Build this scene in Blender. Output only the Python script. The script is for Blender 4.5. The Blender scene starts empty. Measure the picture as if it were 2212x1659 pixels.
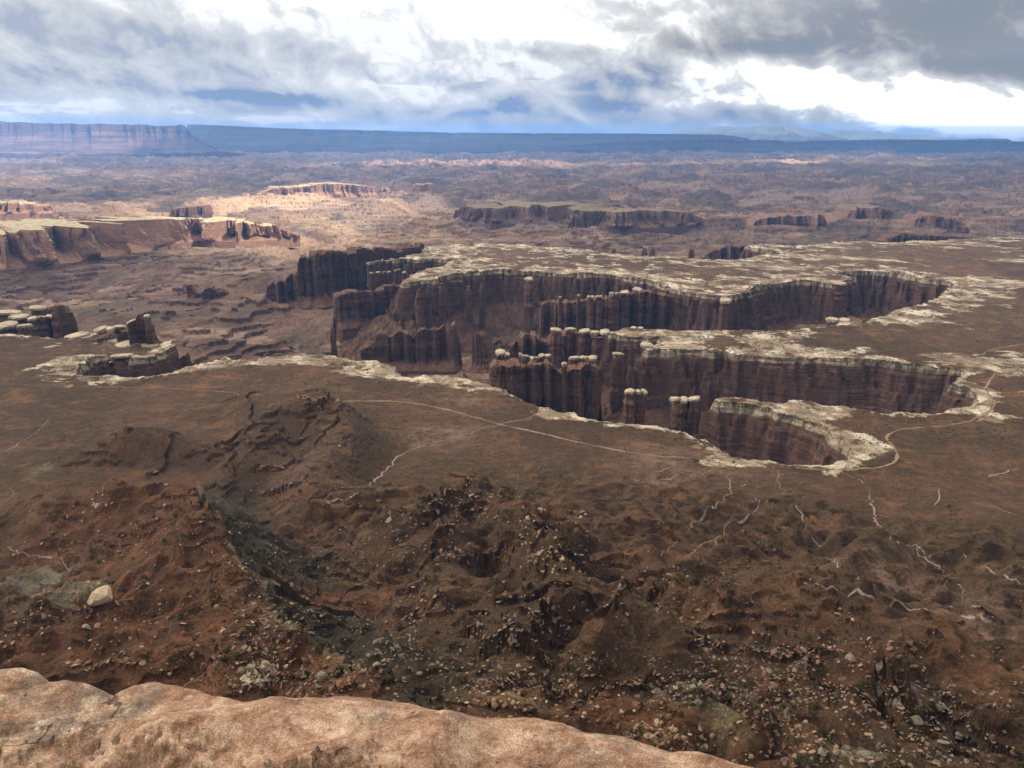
import bpy, math, random
import numpy as np

# ------------------------------------------------------------------ camera, world, sun, exposure
SC = bpy.context.scene
COL = SC.collection
RAD = math.radians
PITCH = RAD(16.33)
FPX = 1841.0                      # focal length in pixels of a 2212 x 1659 picture
cam_d = bpy.data.cameras.new("camera")
cam_d.sensor_width = 36.0
cam_d.lens = 36.0 * FPX / 2212.0
cam_d.clip_start = 0.05
cam_d.clip_end = 300000.0
cam = bpy.data.objects.new("camera", cam_d)
COL.objects.link(cam)
cam.location = (0, 0, 0)
cam.rotation_euler = (RAD(90) - PITCH, 0, 0)
SC.camera = cam

SUN_AZ, SUN_EL = RAD(122), RAD(36)     # clockwise from the view direction (+Y)
SUN = np.array([math.cos(SUN_EL) * math.sin(SUN_AZ), math.cos(SUN_EL) * math.cos(SUN_AZ), math.sin(SUN_EL)])
sun_d = bpy.data.lights.new("sun", 'SUN')
sun_d.energy = 5.0
sun_d.angle = RAD(0.5)
sun_d.color = (1.0, 0.90, 0.76)
sun = bpy.data.objects.new("sun", sun_d)
COL.objects.link(sun)
from mathutils import Vector
sun.rotation_euler = Vector(SUN).to_track_quat('Z', 'Y').to_euler()

SC.view_settings.view_transform = 'Standard'
SC.view_settings.look = 'None'
SC.view_settings.exposure = 0.85
SC.view_settings.gamma = 1.0
SC.cycles.max_bounces = 5
SC.cycles.diffuse_bounces = 2
SC.cycles.glossy_bounces = 1
SC.cycles.transmission_bounces = 3
SC.cycles.transparent_max_bounces = 8
SC.cycles.volume_bounces = 1
SC.cycles.use_adaptive_sampling = True
SC.cycles.adaptive_threshold = 0.02
SC.cycles.use_denoising = True
SC.cycles.caustics_reflective = False
SC.cycles.caustics_refractive = False


class NT:
    """Small helper to write node trees."""
    def __init__(self, tree):
        self.t = tree
        self.n = tree.nodes
        self.l = tree.links

    def new(self, typ, **kw):
        n = self.n.new(typ)
        for k, v in kw.items():
            setattr(n, k, v)
        return n

    def put(self, sock, v):
        if isinstance(v, bpy.types.NodeSocket):
            self.l.new(v, sock)
        else:
            if sock.type == 'RGBA' and isinstance(v, (tuple, list)) and len(v) == 3:
                v = (*v, 1.0)
            sock.default_value = v

    def math(self, op, a, b=0.0, c=None, clamp=False):
        n = self.new('ShaderNodeMath', operation=op, use_clamp=clamp)
        self.put(n.inputs[0], a)
        self.put(n.inputs[1], b)
        if c is not None:
            self.put(n.inputs[2], c)
        return n.outputs[0]

    def mix(self, f, a, b, blend='MIX'):
        n = self.new('ShaderNodeMix', data_type='RGBA', blend_type=blend)
        n.clamp_factor = True
        self.put(n.inputs[0], f)
        self.put(n.inputs[6], a)
        self.put(n.inputs[7], b)
        return n.outputs[2]

    def ramp(self, f, stops, interp='LINEAR'):
        n = self.new('ShaderNodeValToRGB')
        cr = n.color_ramp
        cr.interpolation = interp
        while len(cr.elements) > len(stops):
            cr.elements.remove(cr.elements[-1])
        while len(cr.elements) < len(stops):
            cr.elements.new(0.5)
        for e, (p, c) in zip(cr.elements, stops):
            e.position = p
            e.color = (*c, 1.0) if len(c) == 3 else c
        self.put(n.inputs[0], f)
        return n.outputs[0]

    def smooth(self, v, a, b, lo=0.0, hi=1.0):
        n = self.new('ShaderNodeMapRange', interpolation_type='SMOOTHSTEP')
        self.put(n.inputs[0], v)
        for i, q in enumerate((a, b, lo, hi)):
            self.put(n.inputs[1 + i], q)
        return n.outputs[0]

    def noise(self, vec, scale, detail=6.0, rough=0.55, dist=0.0, lac=2.0):
        n = self.new('ShaderNodeTexNoise', noise_dimensions='3D')
        self.put(n.inputs['Vector'], vec)
        n.inputs['Scale'].default_value = scale
        n.inputs['Detail'].default_value = detail
        n.inputs['Roughness'].default_value = rough
        n.inputs['Lacunarity'].default_value = lac
        n.inputs['Distortion'].default_value = dist
        return n.outputs['Fac']

    def vmul(self, v, k):
        n = self.new('ShaderNodeVectorMath', operation='MULTIPLY')
        self.put(n.inputs[0], v)
        n.inputs[1].default_value = k
        return n.outputs[0]

    def vadd(self, v, k):
        n = self.new('ShaderNodeVectorMath', operation='ADD')
        self.put(n.inputs[0], v)
        self.put(n.inputs[1], k)
        return n.outputs[0]


def make_world():
    w = bpy.data.worlds.new("World")
    SC.world = w
    w.use_nodes = True
    w.node_tree.nodes.clear()
    N = NT(w.node_tree)
    tc = N.new('ShaderNodeTexCoord')
    d = tc.outputs['Generated']
    sep = N.new('ShaderNodeSeparateXYZ')
    N.put(sep.inputs[0], d)
    dx, dy, dz = sep.outputs
    az = N.math('ARCTAN2', dx, dy)
    el = N.math('ARCSINE', dz)
    sky = N.new('ShaderNodeTexSky', sky_type='NISHITA')
    sky.sun_disc = False
    sky.sun_elevation = SUN_EL
    sky.sun_rotation = SUN_AZ
    skyc = N.mix(1.0, sky.outputs[0], (0.05, 0.05, 0.05), 'MULTIPLY')
    # cloud coordinates: banks lie flatter towards the horizon
    elw = N.math('POWER', N.math('MAXIMUM', N.math('ADD', el, 0.025), 0.001), 0.75)

    def coords(kx, slant, seed):
        c = N.new('ShaderNodeCombineXYZ')
        N.put(c.inputs[0], N.math('MULTIPLY', az, kx))
        N.put(c.inputs[1], N.math('ADD', N.math('MULTIPLY', elw, 1.55), N.math('MULTIPLY', az, slant)))
        N.put(c.inputs[2], seed)
        return c.outputs[0]
    p = coords(0.75, 0.12, 0.37)
    ps = coords(1.45, 0.30, 1.7)
    warp = N.new('ShaderNodeTexNoise', noise_dimensions='3D')
    N.put(warp.inputs['Vector'], ps)
    warp.inputs['Scale'].default_value = 9.0
    warp.inputs['Detail'].default_value = 1.5
    wv = N.vmul(N.vadd(warp.outputs['Color'], (-0.5, -0.5, -0.5)), (0.075, 0.075, 0.07))
    pw = N.vadd(ps, wv)

    def billow(vec, scale, det):
        v = N.new('ShaderNodeTexVoronoi', feature='F1', voronoi_dimensions='2D')
        v.normalize = True
        N.put(v.inputs['Vector'], vec)
        v.inputs['Scale'].default_value = scale
        v.inputs['Detail'].default_value = det
        v.inputs['Roughness'].default_value = 0.5
        v.inputs['Lacunarity'].default_value = 2.3
        q = v.outputs['Distance']
        return N.math('SUBTRACT', 1.0, N.math('MULTIPLY', q, q))
    lit = (0.010, 0.024, 0.0)
    n1 = N.math('ADD', N.math('MULTIPLY', N.noise(pw, 7.0, 10.0, 0.60), 0.6), N.math('MULTIPLY', billow(pw, 10.0, 3.0), 0.30))
    pl = N.vadd(pw, lit)
    n1b = N.math('ADD', N.math('MULTIPLY', N.noise(pl, 7.0, 4.0, 0.5), 0.6), N.math('MULTIPLY', billow(pl, 10.0, 2.0), 0.30))
    n2 = N.noise(N.vadd(p, wv), 4.5, 6.0, 0.5)
    n3 = N.noise(N.vadd(pw, (3.0, 1.0, 2.0)), 24.0, 9.0, 0.62)
    relief = N.math('SUBTRACT', n1, n1b)

    ae = N.new('ShaderNodeCombineXYZ')
    N.put(ae.inputs[0], az)
    N.put(ae.inputs[1], el)

    def total(base, blobs):
        s = base
        for px, py, sx, sy, amp in blobs:
            a0 = math.atan((px - 1106) / FPX)
            e0 = math.atan((290 - py) / FPX)
            k = N.new('ShaderNodeVectorMath', operation='MULTIPLY_ADD')
            N.put(k.inputs[0], ae.outputs[0])
            k.inputs[1].default_value = (FPX / sx, FPX / sy, 0)
            k.inputs[2].default_value = (-a0 * FPX / sx, -e0 * FPX / sy, 0)
            q = N.new('ShaderNodeVectorMath', operation='DOT_PRODUCT')
            N.put(q.inputs[0], k.outputs[0])
            N.put(q.inputs[1], k.outputs[0])
            g = N.math('EXPONENT', N.math('MULTIPLY', q.outputs['Value'], -1.0))
            s = N.math('MULTIPLY_ADD', g, amp, s)
        return s
    # brightness of the cloud banks (0 deep blue gap .. 1 white)
    B = total(0.47, [
        (300, -10, 900, 62, 0.40), (60, 30, 300, 60, 0.25), (760, 40, 400, 70, 0.34), (1100, 100, 330, 80, 0.42), (760, 175, 220, 45, 0.16), (900, 200, 200, 42, 0.20), (1030, 160, 200, 40, 0.18), (1150, 170, 90, 20, 0.15),
        (1440, 50, 180, 60, 0.32), (980, 10, 120, 22, -0.18),
        (180, 110, 400, 36, -0.10), (520, 130, 260, 40, -0.10), (120, 185, 160, 22, -0.16), (560, 175, 160, 24, -0.12), (300, 205, 60, 14, -0.16),
        (600, 222, 150, 13, -0.52), (490, 212, 90, 10, -0.25), (720, 225, 70, 14, -0.25),
        (260, 190, 60, 18, 0.14), (380, 225, 110, 20, 0.16), (90, 245, 170, 15, 0.55), (440, 262, 90, 10, 0.12), (640, 262, 110, 8, 0.55), (800, 277, 100, 5, 0.5), (720, 250, 60, 6, 0.3),
        (1335, 185, 105, 34, -0.62), (1330, 235, 90, 16, -0.35), (1030, 190, 36, 12, -0.40), (1110, 225, 40, 18, -0.52), (1000, 200, 30, 10, -0.30), (1075, 245, 90, 10, -0.25), (870, 250, 160, 18, -0.20), (1210, 245, 40, 22, 0.1),
        (1480, 190, 70, 26, 0.40), (1440, 225, 70, 16, 0.20), (1420, 265, 180, 12, 0.02), (1250, 262, 120, 10, 0.05),
        (1900, 215, 240, 36, 0.66), (2130, 260, 200, 30, 0.75), (1700, 185, 110, 34, 0.40), (1960, 268, 190, 16, 0.4), (1620, 150, 60, 14, 0.2),
        (2000, 80, 520, 78, -0.34), (1650, 130, 250, 24, -0.24), (2170, 185, 150, 28, -0.48), (1960, 172, 130, 16, -0.30), (1450, 125, 200, 18, -0.16),
        (2130, 10, 130, 40, -0.14), (1700, 60, 200, 20, 0.06), (1640, 255, 120, 20, -0.20), (1560, 245, 80, 14, -0.15)])
    warm = total(0.0, [(2000, 90, 640, 130, 0.95), (1350, 110, 260, 40, 0.5), (2000, 230, 420, 60, 0.7)])
    low = N.smooth(el, 0.0, 0.05)
    amp = N.smooth(B, 0.35, 1.05, 1.45, 0.8)
    val = N.math('ADD', B, N.math('MULTIPLY', N.math('SUBTRACT', n1, 0.5), amp))
    val = N.math('ADD', val, N.math('MULTIPLY', N.math('SUBTRACT', n2, 0.5), 0.75))
    val = N.math('ADD', val, N.math('MULTIPLY', N.math('SUBTRACT', n3, 0.5), 0.42))
    val = N.math('ADD', val, N.math('MULTIPLY', relief, 3.2))
    val = N.math('SMOOTH_MAX', val, N.math('MINIMUM', N.math('MULTIPLY', B, 0.8), 0.33), 0.12)
    cool = N.ramp(val, [(0.04, (0.055, 0.120, 0.285)), (0.20, (0.130, 0.190, 0.330)), (0.36, (0.27, 0.293, 0.340)),
                        (0.58, (0.355, 0.372, 0.398)), (0.82, (0.43, 0.442, 0.455)), (1.15, (0.575, 0.575, 0.57))])
    grey = N.ramp(val, [(0.04, (0.125, 0.125, 0.135)), (0.20, (0.180, 0.180, 0.188)), (0.36, (0.24, 0.24, 0.245)),
                        (0.58, (0.33, 0.33, 0.325)), (0.78, (0.475, 0.475, 0.46)), (0.98, (0.75, 0.75, 0.70))])
    cloud = N.mix(warm, cool, grey)
    cover = N.smooth(val, 0.05, 0.25, 0.6, 1.0)
    cu = total(-0.55, [(1000, 165, 170, 34, 0.50), (1150, 165, 90, 22, 0.55), (860, 185, 150, 34, 0.42), (700, 150, 160, 30, 0.30), (90, 246, 190, 13, 0.62), (330, 222, 120, 18, 0.46), (440, 245, 70, 16, 0.42), (1180, 235, 60, 26, 0.42),
                      (1480, 190, 75, 26, 0.58), (1080, 240, 60, 14, 0.36), (620, 262, 110, 7, 0.5), (200, 170, 120, 20, 0.28), (1010, 60, 240, 26, 0.36), (2050, 190, 150, 16, 0.30), (1690, 60, 160, 26, 0.32), (1420, 265, 120, 8, 0.36)])
    pc = N.vadd(coords(1.8, 0.22, 3.1), N.vmul(wv, (0.7, 0.7, 0.7)))
    cn = N.math('ADD', N.math('MULTIPLY', N.noise(pc, 8.5, 11.0, 0.60), 0.70), N.math('MULTIPLY', billow(pc, 13.0, 3.0), 0.24))
    pq = N.vadd(pc, (0.008, 0.020, 0.0))
    cnb = N.math('ADD', N.math('MULTIPLY', N.noise(pq, 8.5, 7.0, 0.58), 0.70), N.math('MULTIPLY', billow(pq, 13.0, 3.0), 0.24))
    cm = N.smooth(N.math('ADD', cu, N.math('MULTIPLY', cn, 1.0)), 0.50, 0.56)
    cshade = N.math('ADD', 0.50, N.math('MULTIPLY', N.math('SUBTRACT', cn, cnb), 6.0))
    ccol = N.mix(warm, N.ramp(cshade, [(0.1, (0.30, 0.325, 0.375)), (0.45, (0.42, 0.435, 0.46)), (0.75, (0.56, 0.56, 0.55))]), N.ramp(cshade, [(0.1, (0.27, 0.27, 0.275)), (0.45, (0.42, 0.42, 0.415)), (0.75, (0.60, 0.60, 0.57))]))
    cloud = N.mix(N.math('MULTIPLY', cm, 0.92), cloud, ccol)
    # the thinnest cloud, with the sun's light behind it, is far brighter than the rest
    glow = total(0.0, [(1900, 215, 300, 50, 1.6), (2140, 255, 200, 40, 1.5), (600, -10, 1100, 60, 0.25)])
    cloud = N.mix(1.0, cloud, N.math('ADD', 1.0, N.math('MULTIPLY', glow, N.smooth(val, 0.75, 1.1))), 'MULTIPLY')
    c = N.mix(cover, skyc, cloud)
    # the open overcast overhead and behind the viewer
    front = N.smooth(dy, 0.2, 0.5)
    upz = N.smooth(dz, 0.16, 0.4)
    rest = N.mix(N.smooth(N.math('ADD', N.math('MULTIPLY', dy, 0.55), N.math('MULTIPLY', dx, -0.83)), -0.35, 0.75), (0.10, 0.10, 0.10), (2.8, 2.5, 2.12))
    c = N.mix(N.math('SUBTRACT', 1.0, front), c, rest)
    c = N.mix(upz, c, rest)
    ground = N.smooth(dz, -0.03, -0.005)
    c = N.mix(ground, (0.12, 0.10, 0.09), c)
    bg = N.new('ShaderNodeBackground')
    N.put(bg.inputs[0], c)
    bg.inputs[1].default_value = 1.0
    out = N.new('ShaderNodeOutputWorld')
    N.l.new(bg.outputs[0], out.inputs[0])


make_world()

# ------------------------------------------------------------------ helpers
rng = np.random.default_rng(7)
random.seed(7)
F = np.float32
CP, SP = math.cos(PITCH), math.sin(PITCH)


def ray(px, py):
    cx = (np.asarray(px, float) - 1106) / FPX
    cy = (829.5 - np.asarray(py, float)) / FPX
    return cx, CP + cy * SP, -SP + cy * CP


def P(px, py, z=-370.0):
    """The point of the level z that stands at a place of the photograph."""
    x, y, d = ray(px, py)
    t = z / d
    return x * t, y * t


def z_at(px, py, r):
    """Height at horizontal distance r in the direction of a place of the photograph."""
    x, y, d = ray(px, py)
    return r * d / np.hypot(x, y)


def smoothstep(a, b, x):
    t = np.clip((x - a) / (b - a), 0, 1)
    return t * t * (3 - 2 * t)


NTX = 1024


def fft_noise(beta, seed, kmin=2.0, kmax=1e9):
    g = np.random.default_rng(seed)
    k = np.fft.fftfreq(NTX) * NTX
    kk = np.hypot(k[:, None], k[None, :])
    a = np.where((kk >= kmin) & (kk <= kmax), np.maximum(kk, 1.0) ** (-beta), 0.0)
    f = np.fft.fft2(g.standard_normal((NTX, NTX))) * a
    t = np.fft.ifft2(f).real
    return (t / t.std()).astype(F)


T_FBM = fft_noise(1.75, 1)
T_FBM2 = fft_noise(1.55, 2)
T_SOFT = fft_noise(2.3, 3, 2, 60)
T_MID = fft_noise(1.0, 4, 6, 52)
T_RIDGE = np.zeros((NTX, NTX), F)
for o_ in range(6):
    k0 = 4 * 2 ** o_
    T_RIDGE += (0.42 ** o_) * (1.0 - np.minimum(np.abs(fft_noise(0.5, 20 + o_, k0 * 0.6, k0 * 1.5)), 2.0)).astype(F)
T_RIDGE = (T_RIDGE - T_RIDGE.mean()) / T_RIDGE.std()


def samp(T, x, y, L, ang=0.0, ox=0.0, oy=0.0, sx=1.0):
    c, s = math.cos(ang), math.sin(ang)
    k = NTX / L
    u = (x * c - y * s) * (k * sx) + ox
    v = (x * s + y * c) * k + oy
    iu = np.floor(u)
    iv = np.floor(v)
    fu = (u - iu).astype(F)
    fv = (v - iv).astype(F)
    a = iu.astype(np.int64) & (NTX - 1)
    b = iv.astype(np.int64) & (NTX - 1)
    a1 = (a + 1) & (NTX - 1)
    b1 = (b + 1) & (NTX - 1)
    return (T[b, a] * (1 - fu) + T[b, a1] * fu) * (1 - fv) + (T[b1, a] * (1 - fu) + T[b1, a1] * fu) * fv


def terrace(z, step, w=0.25, keep=0.25):
    q = z / step
    f = np.floor(q)
    t = q - f
    s = smoothstep(1 - w, 1.0, t)
    return (f + keep * t + (1 - keep) * s) * step, s * (1 - s) * 4


def mesh_obj(name, v, faces, mat, parent=None, smooth=False, attrs=None):
    """v (n,3); faces (m,4) or (m,3) integer arrays, or a list of such; one mesh object."""
    me = bpy.data.meshes.new(name)
    if not isinstance(faces, list):
        faces = [faces]
    faces = [np.asarray(f, np.int32) for f in faces if len(f)]
    v = np.asarray(v, F)
    nl = sum(f.size for f in faces)
    nf = sum(len(f) for f in faces)
    me.vertices.add(len(v))
    me.vertices.foreach_set('co', v.ravel())
    me.loops.add(nl)
    me.loops.foreach_set('vertex_index', np.concatenate([f.ravel() for f in faces]))
    me.polygons.add(nf)
    sizes = np.concatenate([np.full(len(f), f.shape[1], np.int32) for f in faces])
    starts = np.concatenate([[0], np.cumsum(sizes)[:-1]]).astype(np.int32)
    me.polygons.foreach_set('loop_start', starts)
    me.polygons.foreach_set('loop_total', sizes)
    me.polygons.foreach_set('use_smooth', np.full(nf, smooth))
    me.update(calc_edges=True)
    for k, a in (attrs or {}).items():
        a = np.asarray(a, F)
        if a.ndim == 2:
            at = me.attributes.new(k, 'FLOAT_COLOR', 'POINT')
            at.data.foreach_set('color', np.concatenate([a, np.ones((len(a), 1), F)], 1).ravel())
        else:
            at = me.attributes.new(k, 'FLOAT', 'POINT')
            at.data.foreach_set('value', a)
    me.materials.append(mat)
    o = bpy.data.objects.new(name, me)
    COL.objects.link(o)
    if parent is not None:
        o.parent = parent
    return o


def grid_faces(nr, nc, wrap=False):
    i = np.arange(nr - 1)[:, None]
    j = np.arange(nc if wrap else nc - 1)[None, :]
    j1 = (j + 1) % nc
    a = i * nc + j
    b = i * nc + j1
    return np.stack([a, b, b + nc, a + nc], -1).reshape(-1, 4)


def structure(o):
    o['kind'] = 'structure'
    return o


def tag(o, label, cat, group=None, kind=None):
    o['label'] = label
    o['category'] = cat
    if group:
        o['group'] = group
    if kind:
        o['kind'] = kind
    return o


# ------------------------------------------------------------------ materials
def material(name):
    m = bpy.data.materials.new(name)
    m.use_nodes = True
    m.node_tree.nodes.clear()
    N = NT(m.node_tree)
    b = N.new('ShaderNodeBsdfPrincipled')
    b.inputs['Roughness'].default_value = 0.95
    b.inputs['Specular IOR Level'].default_value = 0.08
    o = N.new('ShaderNodeOutputMaterial')
    N.l.new(b.outputs[0], o.inputs[0])
    return m, N, b


def bump(N, b, h, strength, dist):
    n = N.new('ShaderNodeBump')
    n.inputs['Strength'].default_value = strength
    n.inputs['Distance'].default_value = dist
    N.put(n.inputs['Height'], h)
    N.l.new(n.outputs[0], b.inputs['Normal'])


def position(N):
    return N.new('ShaderNodeNewGeometry').outputs['Position']


def strata(N, pos, dark=1.0, cap_z=None):
    """Red layered canyon rock: level beds, upright stains and joints."""
    beds = N.noise(N.vmul(pos, (0.008, 0.008, 0.16)), 1.0, 8.0, 0.70)
    fine = N.noise(N.vmul(pos, (0.018, 0.018, 0.36)), 1.0, 6.0, 0.7)
    stain = N.noise(N.vmul(pos, (0.045, 0.045, 0.010)), 1.0, 6.0, 0.62)
    k = dark
    c = N.ramp(beds, [(0.30, (0.058 * k, 0.035 * k, 0.027 * k)), (0.44, (0.094 * k, 0.055 * k, 0.041 * k)), (0.53, (0.124 * k, 0.073 * k, 0.054 * k)),
                      (0.58, (0.075 * k, 0.044 * k, 0.034 * k)), (0.70, (0.160 * k, 0.098 * k, 0.072 * k))])
    c = N.mix(N.smooth(fine, 0.51, 0.59, 0.0, 0.72), c, (0.050 * k, 0.030 * k, 0.024 * k))
    c = N.mix(N.smooth(stain, 0.54, 0.70, 0.0, 0.22), c, (0.060 * k, 0.036 * k, 0.029 * k))
    c = N.mix(N.smooth(stain, 0.42, 0.28, 0.0, 0.25), c, (0.26 * k, 0.150 * k, 0.105 * k))
    return c, beds, stain


def m_terrain():
    m, N, b = material("canyon_ground")
    pos = position(N)
    colr = N.new('ShaderNodeAttribute', attribute_name='Col').outputs['Color']
    cliff = N.new('ShaderNodeAttribute', attribute_name='cliff').outputs['Fac']
    cap = N.new('ShaderNodeAttribute', attribute_name='cap').outputs['Fac']
    veg = N.new('ShaderNodeAttribute', attribute_name='veg').outputs['Fac']
    far = N.new('ShaderNodeAttribute', attribute_name='far').outputs['Fac']
    rock, beds, stain = strata(N, pos, 1.0)
    # pale rim sandstone with dark varnish running down
    cb = N.noise(N.vmul(pos, (0.02, 0.02, 0.45)), 1.0, 5.0, 0.6)
    pale = N.ramp(cb, [(0.32, (0.13, 0.10, 0.07)), (0.48, (0.30, 0.245, 0.175)), (0.64, (0.46, 0.39, 0.29))])
    varn = N.noise(N.vmul(pos, (0.07, 0.07, 0.008)), 1.0, 5.0, 0.62)
    pale = N.mix(N.smooth(varn, 0.46, 0.60, 0.0, 0.75), pale, (0.040, 0.033, 0.028))
    sz = N.new('ShaderNodeSeparateXYZ')
    N.put(sz.inputs[0], pos)
    edge = N.math('ADD', sz.outputs[2], N.math('MULTIPLY', N.math('SUBTRACT', varn, 0.5), 4.0))
    cap = N.math('MULTIPLY', cap, N.smooth(edge, -382.5, -379.5))
    rock = N.mix(cap, rock, pale)
    # ground: mottling and low scrub
    g1 = N.noise(pos, 0.10, 8.0, 0.68)
    g2 = N.noise(pos, 0.55, 6.0, 0.68)
    soil = N.mix(N.smooth(g1, 0.40, 0.60, 0.0, 0.7), colr, N.mix(1.0, colr, (0.52, 0.52, 0.54), 'MULTIPLY'))
    g0 = N.noise(N.vmul(pos, (0.022, 0.034, 0.03)), 1.0, 9.0, 0.68)
    soil = N.mix(N.math('MULTIPLY', N.smooth(g0, 0.50, 0.62), N.math('MULTIPLY', veg, 0.75)), soil, (0.056, 0.038, 0.026))
    soil = N.mix(N.math('MULTIPLY', N.smooth(g0, 0.46, 0.36), N.math('MULTIPLY', veg, 0.55)), soil, N.mix(1.0, colr, (1.9, 1.75, 1.6), 'MULTIPLY'))
    soil = N.mix(N.smooth(g2, 0.53, 0.64, 0.0, 0.65), soil, N.mix(1.0, colr, (1.75, 1.7, 1.62), 'MULTIPLY'))
    vo = N.new('ShaderNodeTexVoronoi', feature='F1')
    N.put(vo.inputs['Vector'], pos)
    vo.inputs['Scale'].default_value = 0.34
    vr = N.noise(pos, 0.02, 4.0, 0.6)
    dots = N.math('MULTIPLY', N.smooth(vo.outputs['Distance'], 0.42, 0.20), N.math('MULTIPLY', veg, N.smooth(vr, 0.36, 0.56, 0.25, 1.0)))
    soil = N.mix(N.math('MULTIPLY', dots, 0.85), soil, (0.030, 0.030, 0.018))
    c = N.mix(cliff, soil, rock)
    N.put(b.inputs['Base Color'], c)
    hb = N.math('ADD', N.math('MULTIPLY', g2, N.math('SUBTRACT', 1.0, cliff)), N.math('MULTIPLY', N.math('ADD', beds, stain), N.math('MULTIPLY', cliff, 3.0)))
    hb = N.math('ADD', hb, N.math('MULTIPLY', g1, 1.6))
    bump(N, b, hb, 1.0, 2.6)
    return m


def m_rock(name, dark=1.0, talus=(0.15, 0.085, 0.06), top=None, topz=None, coarse=1.0):
    m, N, b = material(name)
    geo = N.new('ShaderNodeNewGeometry')
    pos = geo.outputs['Position']
    sep = N.new('ShaderNodeSeparateXYZ')
    N.put(sep.inputs[0], geo.outputs['True Normal'])
    nz = sep.outputs[2]
    rock, beds, stain = strata(N, N.vmul(pos, (coarse, coarse, coarse)), dark)
    if coarse < 1:
        talus_band = N.noise(N.vmul(pos, (0.0006, 0.0006, 0.014)), 1.0, 5.0, 0.6)
        talus = N.ramp(talus_band, [(0.38, tuple(q * 0.55 for q in talus)), (0.5, talus), (0.62, tuple(q * 1.5 for q in talus))])
    g = N.noise(pos, 0.05 * coarse, 6.0, 0.65)
    tal = N.mix(N.smooth(g, 0.4, 0.62, 0.0, 0.7), talus, N.mix(1.0, talus, (0.55, 0.55, 0.55), 'MULTIPLY'))
    c = N.mix(N.smooth(nz, 0.42, 0.66), rock, tal)
    if top:
        s2 = N.new('ShaderNodeSeparateXYZ')
        N.put(s2.inputs[0], pos)
        tp = N.mix(N.smooth(g, 0.42, 0.6), top, tuple(q * 0.6 for q in top))
        f = N.math('MULTIPLY', N.smooth(nz, 0.6, 0.85), N.smooth(s2.outputs[2], topz - 25, topz - 8))
        c = N.mix(f, c, tp)
    N.put(b.inputs['Base Color'], c)
    bump(N, b, N.math('ADD', beds, stain), 0.8, 4.0 / coarse)
    return m


def m_pale():
    m, N, b = material("pale_rim_sandstone")
    geo = N.new('ShaderNodeNewGeometry')
    pos = geo.outputs['Position']
    sep = N.new('ShaderNodeSeparateXYZ')
    N.put(sep.inputs[0], geo.outputs['True Normal'])
    g = N.noise(N.vmul(pos, (0.06, 0.06, 0.4)), 1.0, 6.0, 0.65)
    c = N.ramp(g, [(0.3, (0.16, 0.125, 0.085)), (0.5, (0.32, 0.27, 0.20)), (0.7, (0.45, 0.39, 0.30))])
    v = N.noise(N.vmul(pos, (0.14, 0.14, 0.015)), 1.0, 4.0, 0.6)
    side = N.math('MULTIPLY', N.smooth(v, 0.45, 0.58), N.smooth(sep.outputs[2], 0.6, 0.2))
    c = N.mix(N.math('MULTIPLY', side, 0.85), c, (0.06, 0.045, 0.035))
    N.put(b.inputs['Base Color'], c)
    bump(N, b, g, 0.8, 2.0)
    return m


def m_flat(name, c0, c1, scale, bmp=0.5, bd=0.3, c2=None):
    m, N, b = material(name)
    tc = N.new('ShaderNodeTexCoord').outputs['Object']
    pos = position(N)
    g = N.noise(pos, scale, 6.0, 0.65)
    st = [(0.33, c0), (0.60, c1)]
    if c2:
        st.append((0.75, c2))
    N.put(b.inputs['Base Color'], N.ramp(g, st))
    bump(N, b, g, bmp, bd)
    return m


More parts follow.
